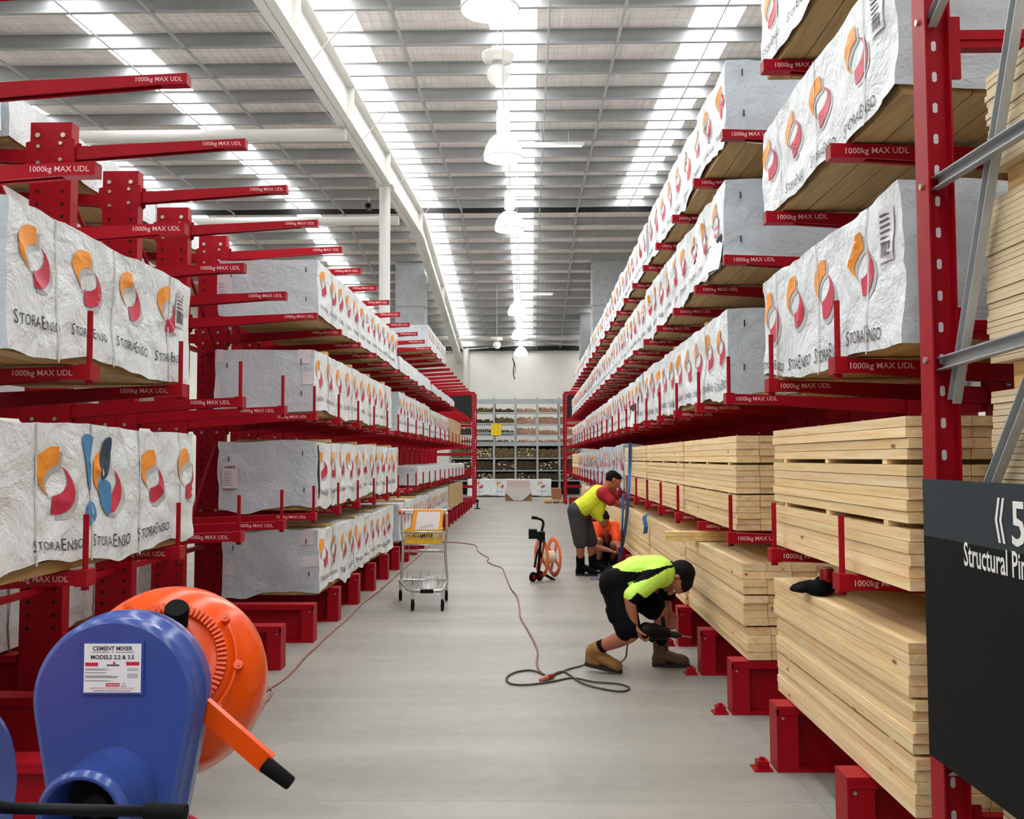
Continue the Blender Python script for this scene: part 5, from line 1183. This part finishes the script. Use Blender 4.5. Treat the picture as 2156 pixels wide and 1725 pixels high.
# can and dark work glove on the near floor stack
c = P(1742, 1250, Z=.952); t = thing('drink_can', 'red drink can standing on the nearest floor stack of pine', 'can', (c.x, c.y, .949))
cz = .95; b = MB(); b.lathe([(0, .024), (.006, .031), (.012, .033), (.112, .033), (.122, .027)], V(c.x, c.y, cz), (0, 0, 1), 24); b.build('can_body', mat('can_red', (158, 14, 24), .3, .4), t)
b = MB(); b.lathe([(.122, .027), (.126, .0265), (.1255, .024), (.121, .023), (.121, .001)], V(c.x, c.y, cz), (0, 0, 1), 24); b.build('can_lid', GALV, t)
c = P(1700, 1240, Z=.96); b = MB(); b.cone(P(1728, 1238, Z=.985), P(1700, 1236, Z=.98), .04, .032); b.cone(P(1700, 1236, Z=.98), P(1674, 1238, Z=.968), .03, .02); b.cone(P(1730, 1230, Z=.985), P(1745, 1236, Z=.985), .04, .034); b.cone(P(1706, 1230, Z=.975), P(1682, 1232, Z=.966), .022, .016); b.cone(P(1690, 1242, Z=.97), P(1668, 1240, Z=.963), .018, .014)
g = thing('work_glove', 'black work glove lying on the nearest floor stack beside the can', 'glove', c); blend('glove_body', b, BLKC, g, .006, 3)
# blue ratchet strap round the low-arm stack, blue tails
BL = mat('blue_webbing', (44, 104, 176), .6)
t = thing('ratchet_strap', 'blue ratchet strap hanging down over the pine stacks beside the vested man', 'strap', P(1322, 1000, X=1.26))
pts = [P(1327, 932, X=1.30), P(1326, 985, X=1.296), P(1323, 1040, X=1.235), P(1320, 1085, X=1.235), P(1312, 1140, X=1.235), P(1304, 1178, X=1.2)]
def ribbon(pts, w, m, d=(0, 1, 0)):
    b = MB(); q = catmull(pts, 5); d = Vector(d); n = len(q)
    o = [p+d*(k*w/2)+V(s*.002, 0, 0) for p in q for k, s in ((-1, -1), (1, -1), (1, 1), (-1, 1))]
    b.add(o, [(i*4+j, i*4+(j+1) % 4, (i+1)*4+(j+1) % 4, (i+1)*4+j) for i in range(n-1) for j in range(4)]+[(0, 1, 2, 3), ((n-1)*4+3, (n-1)*4+2, (n-1)*4+1, (n-1)*4)]); return b
ribbon(pts, .05, BL, (.85, .52, 0)).build('webbing', BL, t)
b = MB(); q = P(1312, 1128, X=1.225); b.box(q.x-.03, q.x+.01, q.y-.05, q.y+.05, q.z-.09, q.z+.07); b.build('ratchet_handle', mat('ratchet_dark', (50, 50, 56), .4, .6), t)
ribbon([P(1312, 1040, X=1.25), P(1311, 1090, X=1.23), P(1309, 1130, X=1.225)], .03, BL, (.85, .52, 0)).build('webbing_tail', BL, t)
tag(ribbon([P(1400, 1078, Z=.95), P(1378, 1080, Z=.955), P(1362, 1084, Z=.955), P(1357, 1092, X=1.285), P(1360, 1110, X=1.285), P(1358, 1124, X=1.285)], .07, BL, (.7, .7, 0)).build('blue_strap_tail', BL, None, P(1360, 1100, X=1.285)), 'loose blue strap tail draped over the edge of a pine stack', 'strap')
tag(ribbon([P(1243, 1219, Z=.006), P(1252, 1216, Z=.03), P(1260, 1219, Z=.012), P(1272, 1217, Z=.03), P(1285, 1219, Z=.006)], .07, BL).build('blue_strap_scrap', BL, None, P(1260, 1218, Z=0)), 'crumpled blue strap on the floor beside the vested man\'s boots', 'strap')
t = thing('floor_bollard', 'small black stand on the floor at the far left of the aisle', 'stand', P(1005, 1072, Z=0))
c = P(1005, 1072, Z=0); b = MB(); b.lathe([(0, .10), (.02, .10), (.04, .03), (.22, .022), (.23, .05), (.28, .05), (.30, .02)], c, (0, 0, 1), 18); b.build('body', BLACK, t)
# ================================================================== FAR END: MOULDING RACK, FLOOR PACKS
SY = 42.0
t = thing('moulding_rack', 'tall galvanised moulding rack across the far wall', 'rack', (-.5, 42.4, 0))
ups = [-4.2, -3.05, -2.45, -1.6, -.65, .32, 1.29, 2.3]
UPX = [-3.55, -2.55, -1.6, -.65, .32, 1.29, 2.25]
for x in UPX:
    b = MB(); b.box(x-.045, x+.045, SY-.05, SY, 0, 4.3); b.build('upright', GALV, t); b = MB(); b.box(x-.045, x+.045, SY+.8, SY+.85, 0, 4.3); b.build('upright', GALV, t)
LV = [(.62, .05), (1.06, .05), (1.6, .05), (2.23, .16), (2.62, .06), (3.10, .06), (3.62, .06), (4.12, .22)]
for z, h in LV:
    b = MB(); b.box(UPX[0], UPX[-1], SY-.07, SY-.05, z-h/2, z+h/2); b.box(UPX[0], UPX[-1], SY-.05, SY+.85, z-.012, z+.0); b.build('shelf', GALV, t)
b = MB(); b.box(UPX[0], UPX[-1], SY+.86, SY+.87, 0, 2.3); b.build('shade_panel', mat('shade_back', (40, 36, 32), .8), t)  # dark sheet added for the shade behind the lower shelves
b = MB()
for i in range(20): x = -2.5+i*.098; b.box(x-.008, x+.008, SY-.12, SY-.105, 2.3, 3.14)
for z in (2.30, 2.72, 3.14): b.box(-2.55, -.65, SY-.105, SY-.09, z-.03, z+.03)
b.build('mesh_gate', GALV, t)
b = MB(); b.box(-1.72, -1.28, SY-.16, SY-.125, 2.62, 3.12)
for k in (-1.575, -1.425): b.box(k-.01, k+.01, SY-.166, SY-.158, 2.62, 3.12, 1)
tag(b.build('yellow_panel', [mat('warning_yellow', (240, 206, 20), .5), mat('yellow_rib', (190, 150, 20), .6)], None, (-1.5, SY-.14, 2.6)), 'yellow ribbed panel fixed on the mesh gate of the far rack', 'panel')
MDK = mat('dark_moulding', (86, 66, 44), .7, var=(14, .5)); MLT = mat('pink_moulding', (206, 160, 138), .7, var=(14, .35)); MOL = mat('olive_moulding', (130, 110, 66), .7, var=(14, .5)); MWH = mat('white_moulding_end', (226, 220, 206), .6)
bay = ['first', 'second', 'third', 'fourth', 'fifth', 'sixth']; row_n = ['ground level', 'lowest shelf', 'second shelf', 'third shelf', 'mid beam shelf', 'shelf behind the gate height', 'second shelf from the top', 'top shelf']
fl0 = [.0]+[z for z, h in LV]
rnd = random.Random(5)
for c in range(6):
    for rI in range(8):
        z0 = (.0 if rI == 0 else LV[rI-1][0])+.004; z1 = LV[rI][0]-LV[rI][1]/2
        if z1-z0 < .2 or (rI == 0): continue
        top = rI >= 4; m = (MLT if c >= 3 else MDK if (c+rI) % 2 else MOL) if top else (MDK if (c*3+rI) % 3 else MOL)
        fill = (z1-z0)*(rnd.uniform(.55, .8) if top else rnd.uniform(.82, .95)); x0, x1 = UPX[c]+.06, UPX[c+1]-.06
        b = MB(); nx = 12; dz = .048; nz = max(2, int(fill/dz)); 
        for i in range(nx):
            hcol = nz-(1 if rnd.random() < .3 else 0)-(1 if top and i > 8 and rnd.random() < .5 else 0)
            for j in range(max(1, hcol)):
                w = (x1-x0)/nx; y = SY+rnd.uniform(-.02, .06); x = x0+i*w
                b.box(x+.003, x+w-.003, y, SY+.75, z0+j*dz+.001, z0+(j+1)*dz-.003, 1 if (not top and rnd.random() < .16 and (c+rI) % 2 == 0) else 0)
        ob = b.build('moulding_bundle', [m, MWH], None, ((x0+x1)/2, SY+.4, z0))
        tag(ob, '%s mouldings on the %s, %s bay from the left of the far rack' % ('pale pink' if m is MLT else 'dark' if m is MDK else 'olive', row_n[rI], bay[c]), 'moulding bundle', 'moulding bundles on the far rack', 'stuff')
# long white pack on the floor across the far end (its face looks down the aisle)
fp = pack('wrapped_timber_pack', 'white logo-printed pack lying crosswise on the floor before the far rack', 1, 0, 0, 3.5, .06, .73, 51, .09, lsc=1.1, pitch=.86, off=.5, straps=4, hem=.05, depth=1.0, amp=.02)
fp.location = (0, 0, .06); fp.rotation_euler.z = -PI/2
# rotate the pack about its own centre so that +X face looks towards the camera
ctr = V(-.5, 1.75, 0); fp.location = V(-.88, 40.2, .06)
for i, x in enumerate((-2.2, -.9, .4)):
    b = MB(); b.box(x-.05, x+.05, 39.78, 40.6, 0, .055); tag(b.build('floor_bearer', BEAR, None, (x, 40.2, 0)), 'timber bearer under the crosswise far pack, %s' % ('left', 'middle', 'right')[i], 'bearer', 'floor bearers at the far end')
t = thing('shrink_wrapped_pallet', 'small pallet of boxes under white plastic in front of the crosswise pack', 'pallet load', (-.45, 36.5, 0))
b = MB(); b.box(-.95, .05, 36.0, 36.9, .0, .28); b.build('carton', mat('carton_brown', (150, 104, 70), .7), t)
b = MB(); b.box(-.90, .0, 36.02, 36.85, .5, .78); b.build('upper_carton', mat('pinkish_wrap', (206, 190, 184), .4), t)
b = MB(); b.box(-.93, .03, 35.985, 36.88, .28, .50); b.add([(-.93, 35.98, .30), (-.62, 35.98, .02), (-.30, 35.98, .02), (.03, 35.98, .30), (-.93, 35.97, .30), (-.62, 35.97, .02), (-.30, 35.97, .02), (.03, 35.97, .30)], [(0, 1, 2, 3), (7, 6, 5, 4), (0, 4, 5, 1), (1, 5, 6, 2), (2, 6, 7, 3), (3, 7, 4, 0)]); b.build('plastic_cover', mat('milky_plastic', (212, 208, 204), .3), t)
t = thing('timber_pallet', 'low yellowish pallet at the far right before the end frame', 'pallet', (.95, 34.6, 0))
b = MB()
for i in range(7): b.box(.48, 1.12, 34.05+i*.16, 34.17+i*.16, .10, .125)
for x in (.5, .78, 1.06): b.box(x-.03, x+.03, 34.05, 35.15, .0, .10)
b.build('boards', BEAR, t)
t = thing('brown_carton_stack', 'brown cartons on the yellowish pallet at the far right', 'carton', (.98, 34.8, .13)); b = MB(); b.box(.78, 1.12, 34.3, 35.1, .127, .52); b.build('cartons', mat('carton_brown', (150, 104, 70), .7), t)
